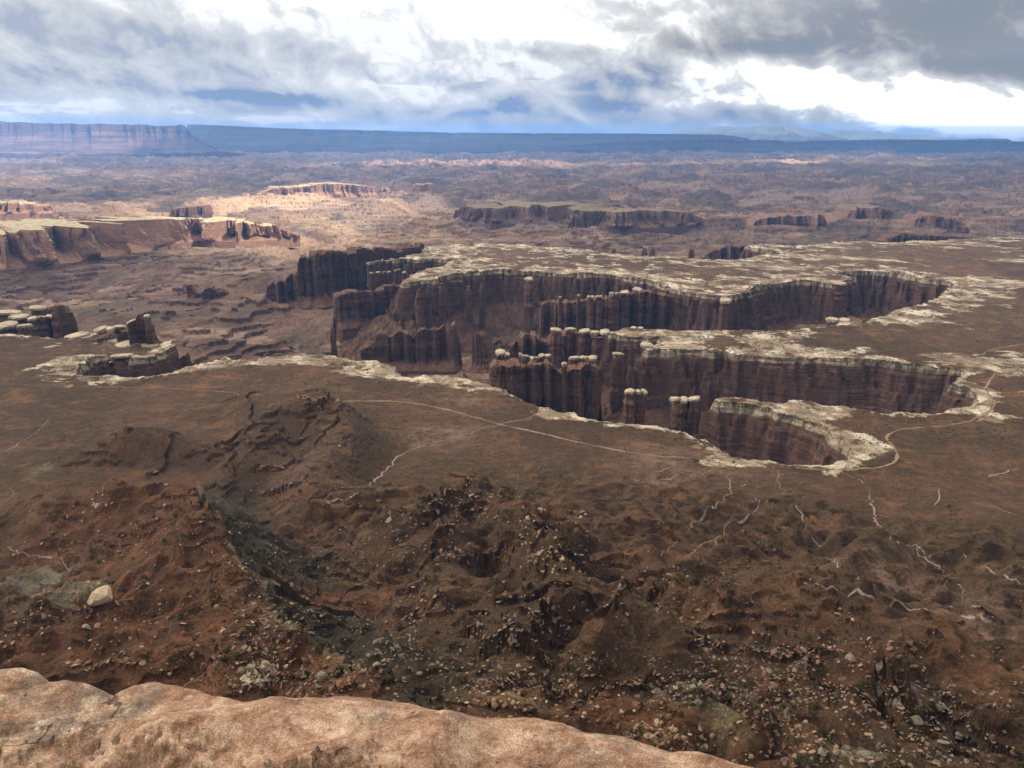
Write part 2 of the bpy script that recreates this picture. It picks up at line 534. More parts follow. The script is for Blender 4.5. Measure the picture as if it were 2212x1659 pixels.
def m_ledge():
    m, N, b = material("weathered_pink_sandstone")
    pos = position(N)
    wv = N.vadd(pos, N.vmul(N.new('ShaderNodeTexNoise').outputs['Color'], (0.0, 0.0, 0.0)))
    big = N.noise(pos, 1.3, 8.0, 0.66, 0.8)
    mid = N.noise(N.vmul(pos, (1.0, 1.5, 2.5)), 4.5, 9.0, 0.68, 0.6)
    fine = N.noise(pos, 34.0, 7.0, 0.72)
    c = N.ramp(mid, [(0.32, (0.14, 0.068, 0.040)), (0.42, (0.25, 0.135, 0.082)), (0.50, (0.345, 0.205, 0.128)), (0.58, (0.44, 0.285, 0.185)), (0.68, (0.54, 0.39, 0.265))])
    c = N.mix(N.smooth(big, 0.50, 0.60, 0.0, 0.85), c, N.ramp(N.noise(pos, 9.0, 8.0, 0.75), [(0.38, (0.10, 0.075, 0.058)), (0.50, (0.21, 0.155, 0.115)), (0.62, (0.36, 0.255, 0.18))]))
    c = N.mix(N.smooth(N.noise(pos, 2.3, 8.0, 0.7, 1.0), 0.56, 0.66, 0.0, 0.7), c, (0.27, 0.135, 0.085))
    lich = N.math('MULTIPLY', N.smooth(N.noise(pos, 9.0, 9.0, 0.78), 0.57, 0.62), N.smooth(big, 0.44, 0.52))
    c = N.mix(N.math('MULTIPLY', lich, 0.75), c, (0.52, 0.43, 0.30))
    c = N.mix(N.smooth(N.noise(pos, 20.0, 3.0, 0.5), 0.69, 0.72, 0.0, 0.85), c, (0.09, 0.045, 0.035))
    c = N.mix(1.0, c, (1.26, 1.40, 1.60), 'MULTIPLY')
    grit = N.noise(pos, 120.0, 4.0, 0.7)
    c = N.mix(N.smooth(grit, 0.42, 0.56, 0.75, 0.0), c, N.mix(1.0, c, (0.52, 0.48, 0.45), 'MULTIPLY'))
    c = N.mix(N.smooth(grit, 0.58, 0.70, 0.0, 0.5), c, N.mix(1.0, c, (1.5, 1.48, 1.45), 'MULTIPLY'))
    c = N.mix(N.smooth(fine, 0.35, 0.6, 0.45, 0.0), c, N.mix(1.0, c, (0.5, 0.46, 0.42), 'MULTIPLY'))
    vo = N.new('ShaderNodeTexVoronoi', feature='DISTANCE_TO_EDGE')
    wp = N.new('ShaderNodeTexNoise')
    N.put(wp.inputs['Vector'], pos)
    wp.inputs['Scale'].default_value = 3.0
    wp.inputs['Detail'].default_value = 6.0
    N.put(vo.inputs['Vector'], N.vadd(pos, N.vmul(wp.outputs['Color'], (0.7, 0.7, 0.7))))
    vo.inputs['Scale'].default_value = 0.8
    crack = N.math('MULTIPLY', N.smooth(vo.outputs['Distance'], 0.012, 0.0), N.smooth(N.noise(pos, 1.1, 3.0, 0.5), 0.50, 0.60))
    c = N.mix(N.math('MULTIPLY', crack, 0.8), c, (0.07, 0.04, 0.03))
    N.put(b.inputs['Base Color'], c)
    h = N.math('ADD', N.math('MULTIPLY', mid, 0.6), N.math('SUBTRACT', N.math('MULTIPLY', fine, 0.30), N.math('MULTIPLY', crack, 0.5)))
    bump(N, b, h, 1.0, 0.07)
    return m


M_GROUND = m_terrain()
M_BUTTE = m_rock("dark_red_butte_rock", 0.95)
M_MESA = m_rock("sunlit_red_mesa_rock", 2.5, (0.36, 0.22, 0.145), (0.44, 0.38, 0.26), -430)  # red rock, its colour brightened to imitate sunlight on these mesas
M_MESA2 = m_rock("shaded_mesa_rock", 1.5, (0.20, 0.13, 0.095), (0.20, 0.165, 0.11), -430)  # the same rock in a duller colour for mesas in cloud shade
M_RIMBLOCK = m_rock("rim_block_rock", 0.9, (0.13, 0.08, 0.06), (0.50, 0.44, 0.34), -368)
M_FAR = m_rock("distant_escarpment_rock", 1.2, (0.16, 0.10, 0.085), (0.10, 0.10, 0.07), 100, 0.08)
M_FAR2 = m_rock("far_shaded_escarpment_rock", 0.55, (0.06, 0.055, 0.055), (0.05, 0.055, 0.05), 100, 0.08)  # darker, greyer copy: the far plateau's shade is put into its colour
M_MOUNT = m_flat("mountain_forest", (0.10, 0.12, 0.12), (0.17, 0.18, 0.18), 0.0006, 0.3, 40.0)
M_PALE = m_pale()
def m_track(name, c0, c1, scale, lo, hi):
    """Trodden or washed soil whose edge breaks up into the ground beside it."""
    m, N, b = material(name)
    pos = position(N)
    g = N.noise(pos, scale, 6.0, 0.65)
    N.put(b.inputs['Base Color'], N.ramp(g, [(0.33, c0), (0.62, c1)]))
    e = N.new('ShaderNodeAttribute', attribute_name='edge').outputs['Fac']
    r = N.math('ADD', e, N.math('MULTIPLY', N.math('SUBTRACT', N.noise(pos, scale * 1.6, 5.0, 0.65), 0.5), 2.2))
    t = N.new('ShaderNodeBsdfTransparent')
    mx = N.new('ShaderNodeMixShader')
    N.put(mx.inputs[0], N.smooth(r, lo, hi))
    N.l.new(b.outputs[0], mx.inputs[1])
    N.l.new(t.outputs[0], mx.inputs[2])
    o = [q for q in N.n if q.type == 'OUTPUT_MATERIAL'][0]
    N.l.new(mx.outputs[0], o.inputs[0])
    return m


M_ROAD = m_track("road_dirt", (0.15, 0.100, 0.072), (0.225, 0.152, 0.112), 0.3, 0.25, 1.0)
M_WASH = m_track("wash_sand", (0.15, 0.11, 0.088), (0.26, 0.205, 0.17), 0.25, 0.25, 1.0)
M_LEDGE = m_ledge()
M_B = {'cream': m_flat("cream_sandstone", (0.19, 0.15, 0.105), (0.36, 0.295, 0.21), 0.5, 0.6, 0.4),
       'tan': m_flat("tan_sandstone", (0.14, 0.09, 0.06), (0.27, 0.185, 0.125), 0.5, 0.6, 0.4),
       'rust': m_flat("rust_sandstone", (0.085, 0.050, 0.036), (0.16, 0.098, 0.070), 0.5, 0.6, 0.4),
       'grey': m_flat("grey_siltstone", (0.085, 0.075, 0.060), (0.19, 0.165, 0.135), 0.5, 0.6, 0.4)}
M_LEAF = m_flat("juniper_foliage", (0.020, 0.028, 0.013), (0.060, 0.070, 0.033), 0.8, 0.2, 0.1)
M_BARK = m_flat("juniper_bark", (0.06, 0.04, 0.03), (0.12, 0.09, 0.07), 3.0)

# ------------------------------------------------------------------ the rim: where the bench ends and the canyons begin
RIM_PX = [(-900, 690), (-300, 708), (-120, 700), (0, 722), (60, 727), (140, 728), (185, 716), (235, 728), (290, 733), (345, 741), (352, 760), (330, 770), (285, 774),
          (240, 768), (205, 766), (172, 792), (168, 806), (205, 809), (270, 812), (330, 813), (374, 808), (392, 802), (420, 790), (455, 776), (482, 767), (520, 772), (545, 780), (590, 766),
          (640, 757), (700, 768), (730, 772), (765, 780), (815, 783), (856, 790), (852, 802), (880, 808), (915, 812), (960, 815), (1000, 820), (1050, 829),
          (1105, 850), (1140, 866), (1210, 886), (1290, 905), (1400, 920), (1480, 936), (1540, 960), (1580, 982), (1620, 991), (1660, 994),
          (1700, 1001), (1750, 1007), (1790, 1006), (1828, 998), (1842, 984), (1834, 965), (1808, 950), (1790, 925), (1760, 913), (1720, 898), (1660, 884),
          (1600, 876), (1556, 874), (1538, 866), (1560, 859), (1620, 863), (1690, 876), (1712, 865), (1760, 868), (1800, 879), (1860, 886), (1900, 893), (1960, 895),
          (2020, 890), (2060, 883), (2095, 878), (2108, 862), (2098, 838), (2060, 828), (2066, 815), (2085, 803), (2050, 793), (1980, 787), (1900, 778), (1800, 775),
          (1700, 770), (1600, 765), (1500, 757), (1420, 757), (1396, 764), (1398, 748), (1432, 735), (1420, 727), (1352, 724), (1312, 719), (1350, 708),
          (1450, 713), (1550, 712), (1650, 715), (1720, 712), (1800, 705), (1850, 697), (1905, 680), (1955, 664), (2010, 650), (2048, 628), (2060, 608),
          (2000, 603), (1950, 592), (1900, 586), (1820, 583), (1806, 592), (1840, 600), (1800, 612), (1740, 606), (1660, 612), (1612, 622), (1618, 632), (1570, 640), (1520, 634), (1470, 626),
          (1400, 606), (1330, 593), (1200, 588), (1080, 583), (1000, 588), (945, 598), (940, 606), (905, 606), (872, 612), (868, 604), (890, 594), (905, 584), (960, 572), (985, 562), (930, 556), (880, 560), (850, 560),
          (880, 552), (940, 545), (915, 538), (925, 531), (1000, 528), (1100, 526), (1200, 533), (1300, 544), (1400, 552), (1500, 558), (1590, 560), (1622, 556), (1640, 547), (1690, 548),
          (1660, 540), (1610, 532), (1640, 527), (1720, 530), (1800, 523), (1860, 521), (1900, 522), (1950, 522), (2060, 516), (2150, 513), (2230, 510), (2500, 503), (3000, 497)]
rx, ry = P(*np.array(RIM_PX, float).T)
RIM = np.stack([rx, ry], 1)
VOID = np.concatenate([RIM, [[60000, 20000], [60000, 90000], [-60000, 90000], [-60000, RIM[0, 1]]]])

GX0, GX1, GY0, GY1, GS = -3000.0, 3000.0, 700.0, 4200.0, 5.0


def build_sdf():
    xs = np.arange(GX0, GX1 + GS, GS)
    ys = np.arange(GY0, GY1 + GS, GS)
    X, Y = np.meshgrid(xs.astype(F), ys.astype(F))
    best = np.full(X.shape, 1e12, F)
    inside = np.zeros(X.shape, bool)
    n = len(VOID)
    for i in range(n):
        ax, ay = VOID[i]
        bx, by = VOID[(i + 1) % n]
        if i < len(RIM) - 1:
            ex, ey = bx - ax, by - ay
            L2 = ex * ex + ey * ey + 1e-9
            t = np.clip(((X - ax) * ex + (Y - ay) * ey) / L2, 0, 1)
            d = (X - ax - t * ex) ** 2 + (Y - ay - t * ey) ** 2
            np.minimum(best, d, out=best)
        cr = (ay > Y) != (by > Y)
        if cr.any():
            xi = (bx - ax) * (Y - ay) / (by - ay + 1e-12) + ax
            inside ^= cr & (X < xi)
    d = np.sqrt(best)
    return np.where(inside, d, -d).astype(F)


SDF = build_sdf()


def sdf(x, y):
    u = np.clip((x - GX0) / GS, 0, SDF.shape[1] - 1.001)
    v = np.clip((y - GY0) / GS, 0, SDF.shape[0] - 1.001)
    a = u.astype(np.int64)
    b = v.astype(np.int64)
    fu = (u - a).astype(F)
    fv = (v - b).astype(F)
    return (SDF[b, a] * (1 - fu) + SDF[b, a + 1] * fu) * (1 - fv) + (SDF[b + 1, a] * (1 - fu) + SDF[b + 1, a + 1] * fu) * fv


# ------------------------------------------------------------------ hillside ridges and gullies below the viewpoint
PROF_R = np.array([0, 40, 90, 150, 250, 330, 400, 500, 600, 700, 800, 880, 940, 1000, 1e6], float)
PROF_Z = np.array([-90, -115, -140, -170, -214, -240, -259, -286, -311, -333, -352, -364, -368.5, -370, -370], float)


def prof(r):
    return np.interp(r, PROF_R, PROF_Z)


def on_slope(px, py, amp=0.0):
    """Where the sight line meets the smooth slope raised by amp."""
    x, y, d = ray(px, py)
    h = math.hypot(x, y)
    x, y, d = x / h, y / h, d / h
    lo, hi = 60.0, 2500.0
    rr = np.linspace(lo, hi, 6000)
    k = np.argmax(rr * d <= prof(rr) + amp)
    r = rr[k]
    return x * r, y * r


HILL = 1.7


def line(*pts):
    out = []
    for p in pts:
        x, y = on_slope(p[0], p[1], p[2] * HILL)
        out.append((x, y) + tuple(p[2:]))
    return np.array(out, float)


# (pixel x, pixel y, height, half-width on the far/left side, half-width on the near/right side)
RIDGES = [
    line((-120, 1080, 10, 45, 90), (0, 1070, 16, 45, 90), (120, 1052, 23, 42, 95), (220, 1046, 27, 40, 95), (330, 1047, 27, 36, 95), (425, 1056, 25, 34, 80), (462, 1130, 22, 36, 75),
         (505, 1200, 17, 36, 65), (560, 1265, 13, 32, 60), (600, 1335, 11, 28, 55), (665, 1410, 9, 25, 50), (780, 1460, 6, 25, 45)),
    line((120, 985, 4, 50, 45), (200, 955, 12, 60, 50), (275, 922, 21, 70, 55), (330, 925, 19, 60, 55), (430, 960, 8, 50, 50)),
    line((470, 880, 4, 50, 55), (545, 850, 13, 60, 70), (610, 850, 20, 60, 80), (690, 840, 28, 55, 80), (725, 858, 24, 50, 70), (745, 905, 18, 50, 55), (715, 970, 17, 55, 55), (690, 1030, 12, 52, 52), (640, 1065, 7, 50, 50), (580, 1085, 3, 50, 50)),
    line((570, 890, 15, 45, 45), (550, 945, 14, 42, 42), (500, 1000, 11, 42, 42)),
    line((860, 1120, 5, 40, 50), (940, 1088, 12, 40, 60), (1030, 1036, 21, 45, 60), (1075, 1072, 16, 45, 50), (1150, 1120, 13, 40, 45), (1195, 1190, 14, 40, 45), (1250, 1220, 11, 40, 45), (1300, 1240, 8, 40, 40)),
    line((960, 1085, 8, 30, 30), (985, 1140, 11, 30, 30), (960, 1190, 10, 30, 30), (900, 1215, 6, 30, 30)),
    line((1130, 1260, 5, 30, 40), (1190, 1228, 12, 30, 40), (1245, 1255, 12, 30, 40), (1225, 1300, 8, 30, 40), (1100, 1330, 6, 30, 40), (960, 1330, 5, 30, 40)),
    line((1110, 1395, 6, 25, 22), (1210, 1372, 9, 30, 22), (1290, 1345, 12, 30, 20), (1350, 1312, 11, 30, 22), (1420, 1330, 7, 30, 25)),
    line((1370, 1270, 8, 30, 35), (1430, 1238, 14, 30, 45), (1500, 1245, 15, 32, 55), (1560, 1300, 12, 35, 50), (1640, 1360, 9, 35, 45), (1740, 1400, 7, 40, 45), (1900, 1440, 6, 40, 45)),
    line((1560, 1180, 4, 40, 40), (1700, 1250, 7, 50, 45), (1850, 1300, 8, 50, 45), (2000, 1340, 8, 50, 45), (2150, 1380, 8, 50, 45), (2330, 1400, 8, 50, 45)),
    line((1780, 1430, 6, 25, 20), (1880, 1400, 11, 25, 18), (1920, 1430, 9, 20, 18), (1860, 1470, 6, 20, 18)),
    line((1480, 1525, 4, 20, 30), (1560, 1490, 6, 20, 30), (1640, 1520, 6, 20, 30), (1720, 1590, 5, 20, 30), (1740, 1650, 5, 20, 30)),
    line((1950, 1000, 3, 60, 60), (2050, 1060, 5, 60, 60), (2212, 1130, 7, 60, 60), (2400, 1180, 8, 60, 60)),
    line((1750, 1080, 3, 50, 50), (1820, 1130, 6, 50, 50), (1870, 1200, 6, 50, 50)),
    line((1420, 1080, 3, 60, 60), (1400, 1150, 5, 60, 60), (1420, 1220, 4, 50, 50)),
]
GULLIES = [
    line((450, 1020, -3, 30, 30), (540, 1100, -11, 45, 30), (640, 1200, -12, 55, 35), (760, 1300, -11, 55, 40), (900, 1390, -9, 45, 45), (1040, 1450, -7, 40, 40), (1200, 1490, -6, 40, 40), (1330, 1480, -5, 35, 35)),
    line((470, 1060, -6, 35, 35), (560, 1065, -8, 35, 35), (640, 1070, -6, 35, 35)),
    line((780, 1060, -4, 35, 35), (830, 1020, -4, 35, 35), (900, 970, -3, 35, 35), (985, 960, -2, 35, 35)),
    line((1300, 1290, -5, 25, 25), (1370, 1340, -6, 25, 25), (1500, 1400, -6, 28, 28), (1650, 1450, -5, 28, 28), (1800, 1500, -5, 28, 28)),
    line((1635, 1080, -3, 30, 30), (1600, 1120, -4, 30, 30), (1560, 1160, -4, 30, 30), (1450, 1230, -4, 30, 30)),
    line((1890, 1110, -3, 30, 30), (1950, 1175, -4, 35, 35), (2060, 1230, -4, 35, 35)),
    line((1720, 1100, -2, 25, 25), (1800, 1210, -4, 30, 30), (1895, 1275, -4, 30, 30)),
    line((1900, 1470, -5, 25, 25), (2000, 1520, -6, 25, 25), (2150, 1600, -6, 25, 25)),
]


def scarp(side, h, wl, wh, *pts):
    """A broken rock edge: the ground drops by h on one side of the line (side 1: right hand of its direction)."""
    return side, h, wl, wh, pts


SCARP_LINES = [
    scarp(-1, 11, 60, 60, (429, 1038), (446, 1092), (485, 1141), (514, 1200), (534, 1239), (597, 1263), (578, 1288), (597, 1317), (617, 1366), (690, 1405), (760, 1430)),
    scarp(1, 5, 22, 30, (310, 1028), (324, 1026), (353, 1019), (387, 997), (372, 985), (375, 960), (387, 925)),
    scarp(-1, 6, 25, 35, (573, 846), (539, 868), (551, 897), (539, 921), (514, 936), (490, 960), (500, 990), (470, 1010)),
    scarp(-1, 6, 30, 30, (690, 838), (715, 856), (700, 880), (725, 905), (700, 930), (690, 960)),
    scarp(1, 5, 22, 30, (470, 975), (510, 955), (560, 962), (610, 940), (640, 955), (690, 930)),
    scarp(1, 5, 22, 30, (560, 905), (600, 885), (650, 895), (700, 875)),
    scarp(1, 5, 22, 30, (520, 1020), (560, 1005), (600, 1012), (640, 990), (680, 1000)),
    scarp(1, 7, 26, 40, (553, 1073), (617, 1048), (650, 1040), (685, 1026)),
    scarp(-1, 8, 30, 45, (975, 1078), (964, 1083), (929, 1112), (944, 1131), (981, 1141), (959, 1161), (939, 1183), (973, 1192), (929, 1210), (900, 1225)),
    scarp(-1, 6, 40, 30, (985, 1060), (1003, 1039), (1027, 1031), (1051, 1048), (1080, 1070), (1105, 1092)),
    scarp(-1, 8, 30, 40, (1120, 1105), (1149, 1112), (1183, 1122), (1154, 1151), (1164, 1180), (1218, 1185), (1178, 1205), (1125, 1210)),
    scarp(-1, 6, 25, 40, (1150, 1212), (1178, 1214), (1227, 1234), (1252, 1258), (1262, 1275)),
    scarp(1, 5, 18, 30, (876, 1327), (924, 1312), (983, 1310), (988, 1332)),
    scarp(1, 11, 34, 45, (960, 1345), (998, 1351), (1056, 1376), (1115, 1376), (1144, 1356), (1178, 1327), (1227, 1317), (1252, 1327), (1275, 1345)),
    scarp(1, 5, 16, 30, (840, 1290), (856, 1280), (910, 1268), (930, 1272)),
    scarp(-1, 7, 25, 40, (1410, 1246), (1398, 1254), (1350, 1278), (1325, 1312), (1335, 1335)),
    scarp(1, 8, 25, 40, (1500, 1252), (1450, 1262), (1440, 1290), (1400, 1300)),
    scarp(-1, 11, 28, 45, (1880, 1390), (1884, 1404), (1897, 1434), (1911, 1444), (1874, 1457), (1867, 1474)),
    scarp(-1, 5, 20, 30, (1604, 1264), (1581, 1290), (1604, 1334)),
    scarp(-1, 6, 25, 35, (1770, 1290), (1791, 1307), (1807, 1340), (1827, 1364), (1900, 1375)),
    scarp(-1, 5, 25, 35, (1930, 1375), (1974, 1424), (2010, 1440)),
    scarp(-1, 6, 18, 30, (1927, 1557), (1934, 1580), (1947, 1600), (1994, 1620), (2020, 1650)),
    scarp(1, 5, 14, 25, (1960, 1530), (1994, 1544), (2034, 1567), (2021, 1580)),
    scarp(1, 5, 16, 25, (1740, 1475), (1780, 1480), (1841, 1484), (1874, 1497), (1941, 1507), (1990, 1530)),
    scarp(-1, 5, 18, 25, (700, 1400), (729, 1415), (783, 1454), (861, 1483), (930, 1500)),
    scarp(-1, 5, 25, 25, (110, 990), (117, 982), (133, 958), (207, 922), (277, 918), (300, 926)),
    scarp(1, 4, 20, 30, (1480, 1500), (1530, 1490), (1580, 1500), (1640, 1540), (1700, 1590)),
    scarp(1, 4, 20, 30, (1040, 1500), (1100, 1488), (1180, 1495), (1250, 1480)),
    scarp(1, 5, 25, 35, (700, 1110), (760, 1100), (820, 1085), (860, 1100)),
    scarp(1, 4, 20, 30, (1560, 1150), (1620, 1160), (1660, 1190), (1720, 1200)),
    scarp(1, 4, 20, 30, (1980, 1290), (2040, 1300), (2100, 1330), (2190, 1345)),
]


SCARPS = []                       # filled once the smooth slope is known


def edge_distance(x, y, pts, side):
    best = np.full(x.shape, 1e9, F)
    sgn = np.ones(x.shape, F)
    for i in range(len(pts) - 1):
        ax, ay = pts[i]
        ex, ey = pts[i + 1][0] - ax, pts[i + 1][1] - ay
        t = np.clip(((x - ax) * ex + (y - ay) * ey) / (ex * ex + ey * ey + 1e-9), 0, 1)
        qx, qy = x - ax - t * ex, y - ay - t * ey
        d = np.hypot(qx, qy)
        m = d < best
        best = np.where(m, d, best)
        sgn = np.where(m, np.where((ex * qy - ey * qx) < 0, 1.0, -1.0), sgn)
    return best * sgn * side


def scarp_height(x, y, jag):
    z = np.zeros(x.shape, F)
    edge = np.zeros(x.shape, F)
    for side, h, wl, wh, pts in SCARPS:
        best = np.full(x.shape, 1e9, F)
        sgn = np.zeros(x.shape, F)
        tt = np.zeros(x.shape, F)
        n = len(pts) - 1
        for i in range(n):
            ax, ay = pts[i]
            ex, ey = pts[i + 1][0] - ax, pts[i + 1][1] - ay
            t = np.clip(((x - ax) * ex + (y - ay) * ey) / (ex * ex + ey * ey + 1e-9), 0, 1)
            qx, qy = x - ax - t * ex, y - ay - t * ey
            d = np.hypot(qx, qy)
            m = d < best
            best = np.where(m, d, best)
            sgn = np.where(m, np.where((ex * qy - ey * qx) < 0, 1.0, -1.0), sgn)
            tt = np.where(m, (i + t) / n, tt)
        d = best * sgn * side + jag                       # positive on the low side
        fade = np.clip(np.minimum(tt, 1 - tt) * 6, 0, 1)
        step = smoothstep(-0.2, 1.6, d)
        up = 0.42 * np.exp(-np.maximum(-d, 0) / wh)
        dn = 0.58 * np.exp(-np.maximum(d, 0) / wl)
        near = np.exp(-(best / (1.3 * max(wl, wh))) ** 4)
        z += h * fade * near * (up * (1 - step) - dn * step)
        edge = np.maximum(edge, 0.7 * fade * np.exp(-((d - 0.8) / 1.4) ** 2))
    return z, edge


def poly_bump(x, y, L):
    best = np.full(x.shape, 1e9, F)
    val = np.zeros(x.shape, F)
    for i in range(len(L) - 1):
        ax, ay, ha, la, ra = L[i]
        bx, by, hb, lb, rb = L[i + 1]
        ex, ey = bx - ax, by - ay
        l2 = ex * ex + ey * ey + 1e-9
        t = np.clip(((x - ax) * ex + (y - ay) * ey) / l2, 0, 1)
        qx = x - ax - t * ex
        qy = y - ay - t * ey
        d = np.hypot(qx, qy)
        left = (ex * qy - ey * qx) > 0
        w = np.where(left, la + (lb - la) * t, ra + (rb - ra) * t)
        k = d / w
        m = k < best
        s = 1 / (1 + np.exp(np.clip((k - 0.55) * 6.5, -30, 30)))
        s = 0.65 * s / (1 / (1 + math.exp(-3.575))) + 0.35 * np.maximum(1 - k, 0)
        h = (ha + (hb - ha) * t) * s
        val = np.where(m, h, val)
        best = np.where(m, k, best)
    return np.where(best < 2.2, val, 0).astype(F)


def blobs(x, y, L):
    """Soft patches given by (pixel x, pixel y, radius along, radius across, strength)."""
    out = np.zeros(x.shape, F)
    for cx, cy, a, b_, k in L:
        r = math.hypot(cx, cy)
        ux, uy = cx / r, cy / r
        u = ((x - cx) * uy - (y - cy) * ux) / a
        v = ((x - cx) * ux + (y - cy) * uy) / b_
        out = np.maximum(out, k * np.exp(-(u * u + v * v)))
    return out


RED_SOIL = [(300, 1150, 120, 60, 1.0), (120, 1400, 110, 60, 1.0), (400, 1350, 70, 60, 1.0), (700, 1480, 70, 30, 0.8), (1000, 1530, 90, 25, 0.7), (1400, 1560, 100, 30, 0.9), (2100, 1450, 70, 50, 0.3), (100, 1170, 60, 40, 0.8), (1560, 1590, 60, 30, 0.5)]
GREEN_SCREE = [(540, 1130, 22, 60, 1.0), (620, 1220, 30, 55, 1.0), (720, 1310, 36, 45, 1.0), (860, 1400, 42, 32, 0.8), (620, 1320, 22, 25, 0.8)]
GREEN_CLAY = [(540, 1255, 16, 10, 1.0), (500, 1285, 20, 8, 0.9), (130, 1245, 45, 14, 0.7), (160, 1275, 26, 9, 0.9), (1530, 1505, 16, 7, 1.0), (1590, 1545, 9, 12, 0.7), (1850, 1620, 12, 16, 0.6), (760, 1440, 12, 9, 0.8), (100, 1010, 16, 10, 0.8), (1060, 1505, 26, 6, 0.6)]
GREY_CLAY = [(150, 1280, 22, 8, 1.0), (75, 1265, 26, 8, 0.7)]
LEDGY = [(560, 960, 110, 110, 1.0), (690, 900, 80, 80, 1.0), (280, 950, 80, 60, 0.8), (1000, 1150, 80, 90, 0.8), (900, 1130, 60, 60, 0.8), (1200, 1160, 40, 50, 0.7), (1250, 1340, 70, 30, 1.0), (1080, 1330, 60, 30, 0.8), (1880, 1430, 50, 30, 0.9), (1650, 1480, 80, 30, 0.7), (2000, 1560, 60, 40, 0.8)]
MAUVE = [(950, 940, 50, 40, 0.8), (1000, 870, 60, 40, 0.5), (1430, 990, 40, 50, 0.7), (1450, 1030, 35, 40, 0.6), (1880, 1250, 40, 40, 0.6), (2050, 1290, 50, 30, 0.7), (640, 1010, 40, 40, 0.5), (1950, 1200, 60, 20, 0.4), (1570, 1010, 40, 40, 0.5), (2130, 1340, 40, 20, 0.6), (950, 1230, 50, 20, 0.5), (1350, 1300, 20, 8, 0.6)]
PALE = [(1500, 738, 130, 90, 1.0), (1650, 745, 140, 80, 1.0), (1800, 762, 110, 60, 0.8), (1950, 690, 120, 70, 0.9), (1740, 885, 70, 50, 1.0), (1830, 950, 40, 50, 1.0), (2100, 640, 120, 90, 0.9), (2180, 600, 200, 120, 0.8), (2140, 700, 90, 60, 0.8), (2150, 1014, 50, 14, 0.9),
        (2180, 905, 50, 30, 0.9), (2160, 795, 80, 30, 0.9), (2130, 850, 40, 60, 0.8), (110, 785, 60, 60, 1.0), (60, 755, 110, 50, 0.9), (440, 792, 60, 40, 1.0), (690, 778, 120, 50, 1.0), (800, 800, 80, 40, 0.9), (1000, 838, 60, 40, 0.8), (1560, 1000, 30, 20, 1.0), (1590, 975, 40, 16, 0.8), (1650, 660, 10, 10, 0.1)]
GORGE = [(560, 560), (640, 545), (700, 520), (760, 500), (810, 478), (850, 462), (900, 448), (960, 432), (1000, 425)]
gx_, gy_ = P(*np.array(GORGE, float).T, -525.0)
GORGE_L = np.stack([gx_, gy_, np.full(len(gx_), -75.0), np.full(len(gx_), 260.0), np.full(len(gx_), 260.0)], 1)
NEEDLES = [(980, 356, 2600, 1500, 1.0), (1130, 362, 900, 700, 0.9), (820, 352, 900, 600, 0.7), (1900, 322, 4500, 1500, 0.6), (1600, 350, 900, 400, 0.7), (2100, 357, 1100, 400, 0.8), (1780, 344, 900, 500, 0.6)]


def far_blobs(x, y, L, z=-545.0):
    out = np.zeros(x.shape, F)
    for px, py, a, b_, k in L:
        cx, cy = P(px, py, z)
        u = (x - cx) / a
        v = (y - cy) / b_
        out = np.maximum(out, k * np.exp(-(u * u + v * v)))
    return out


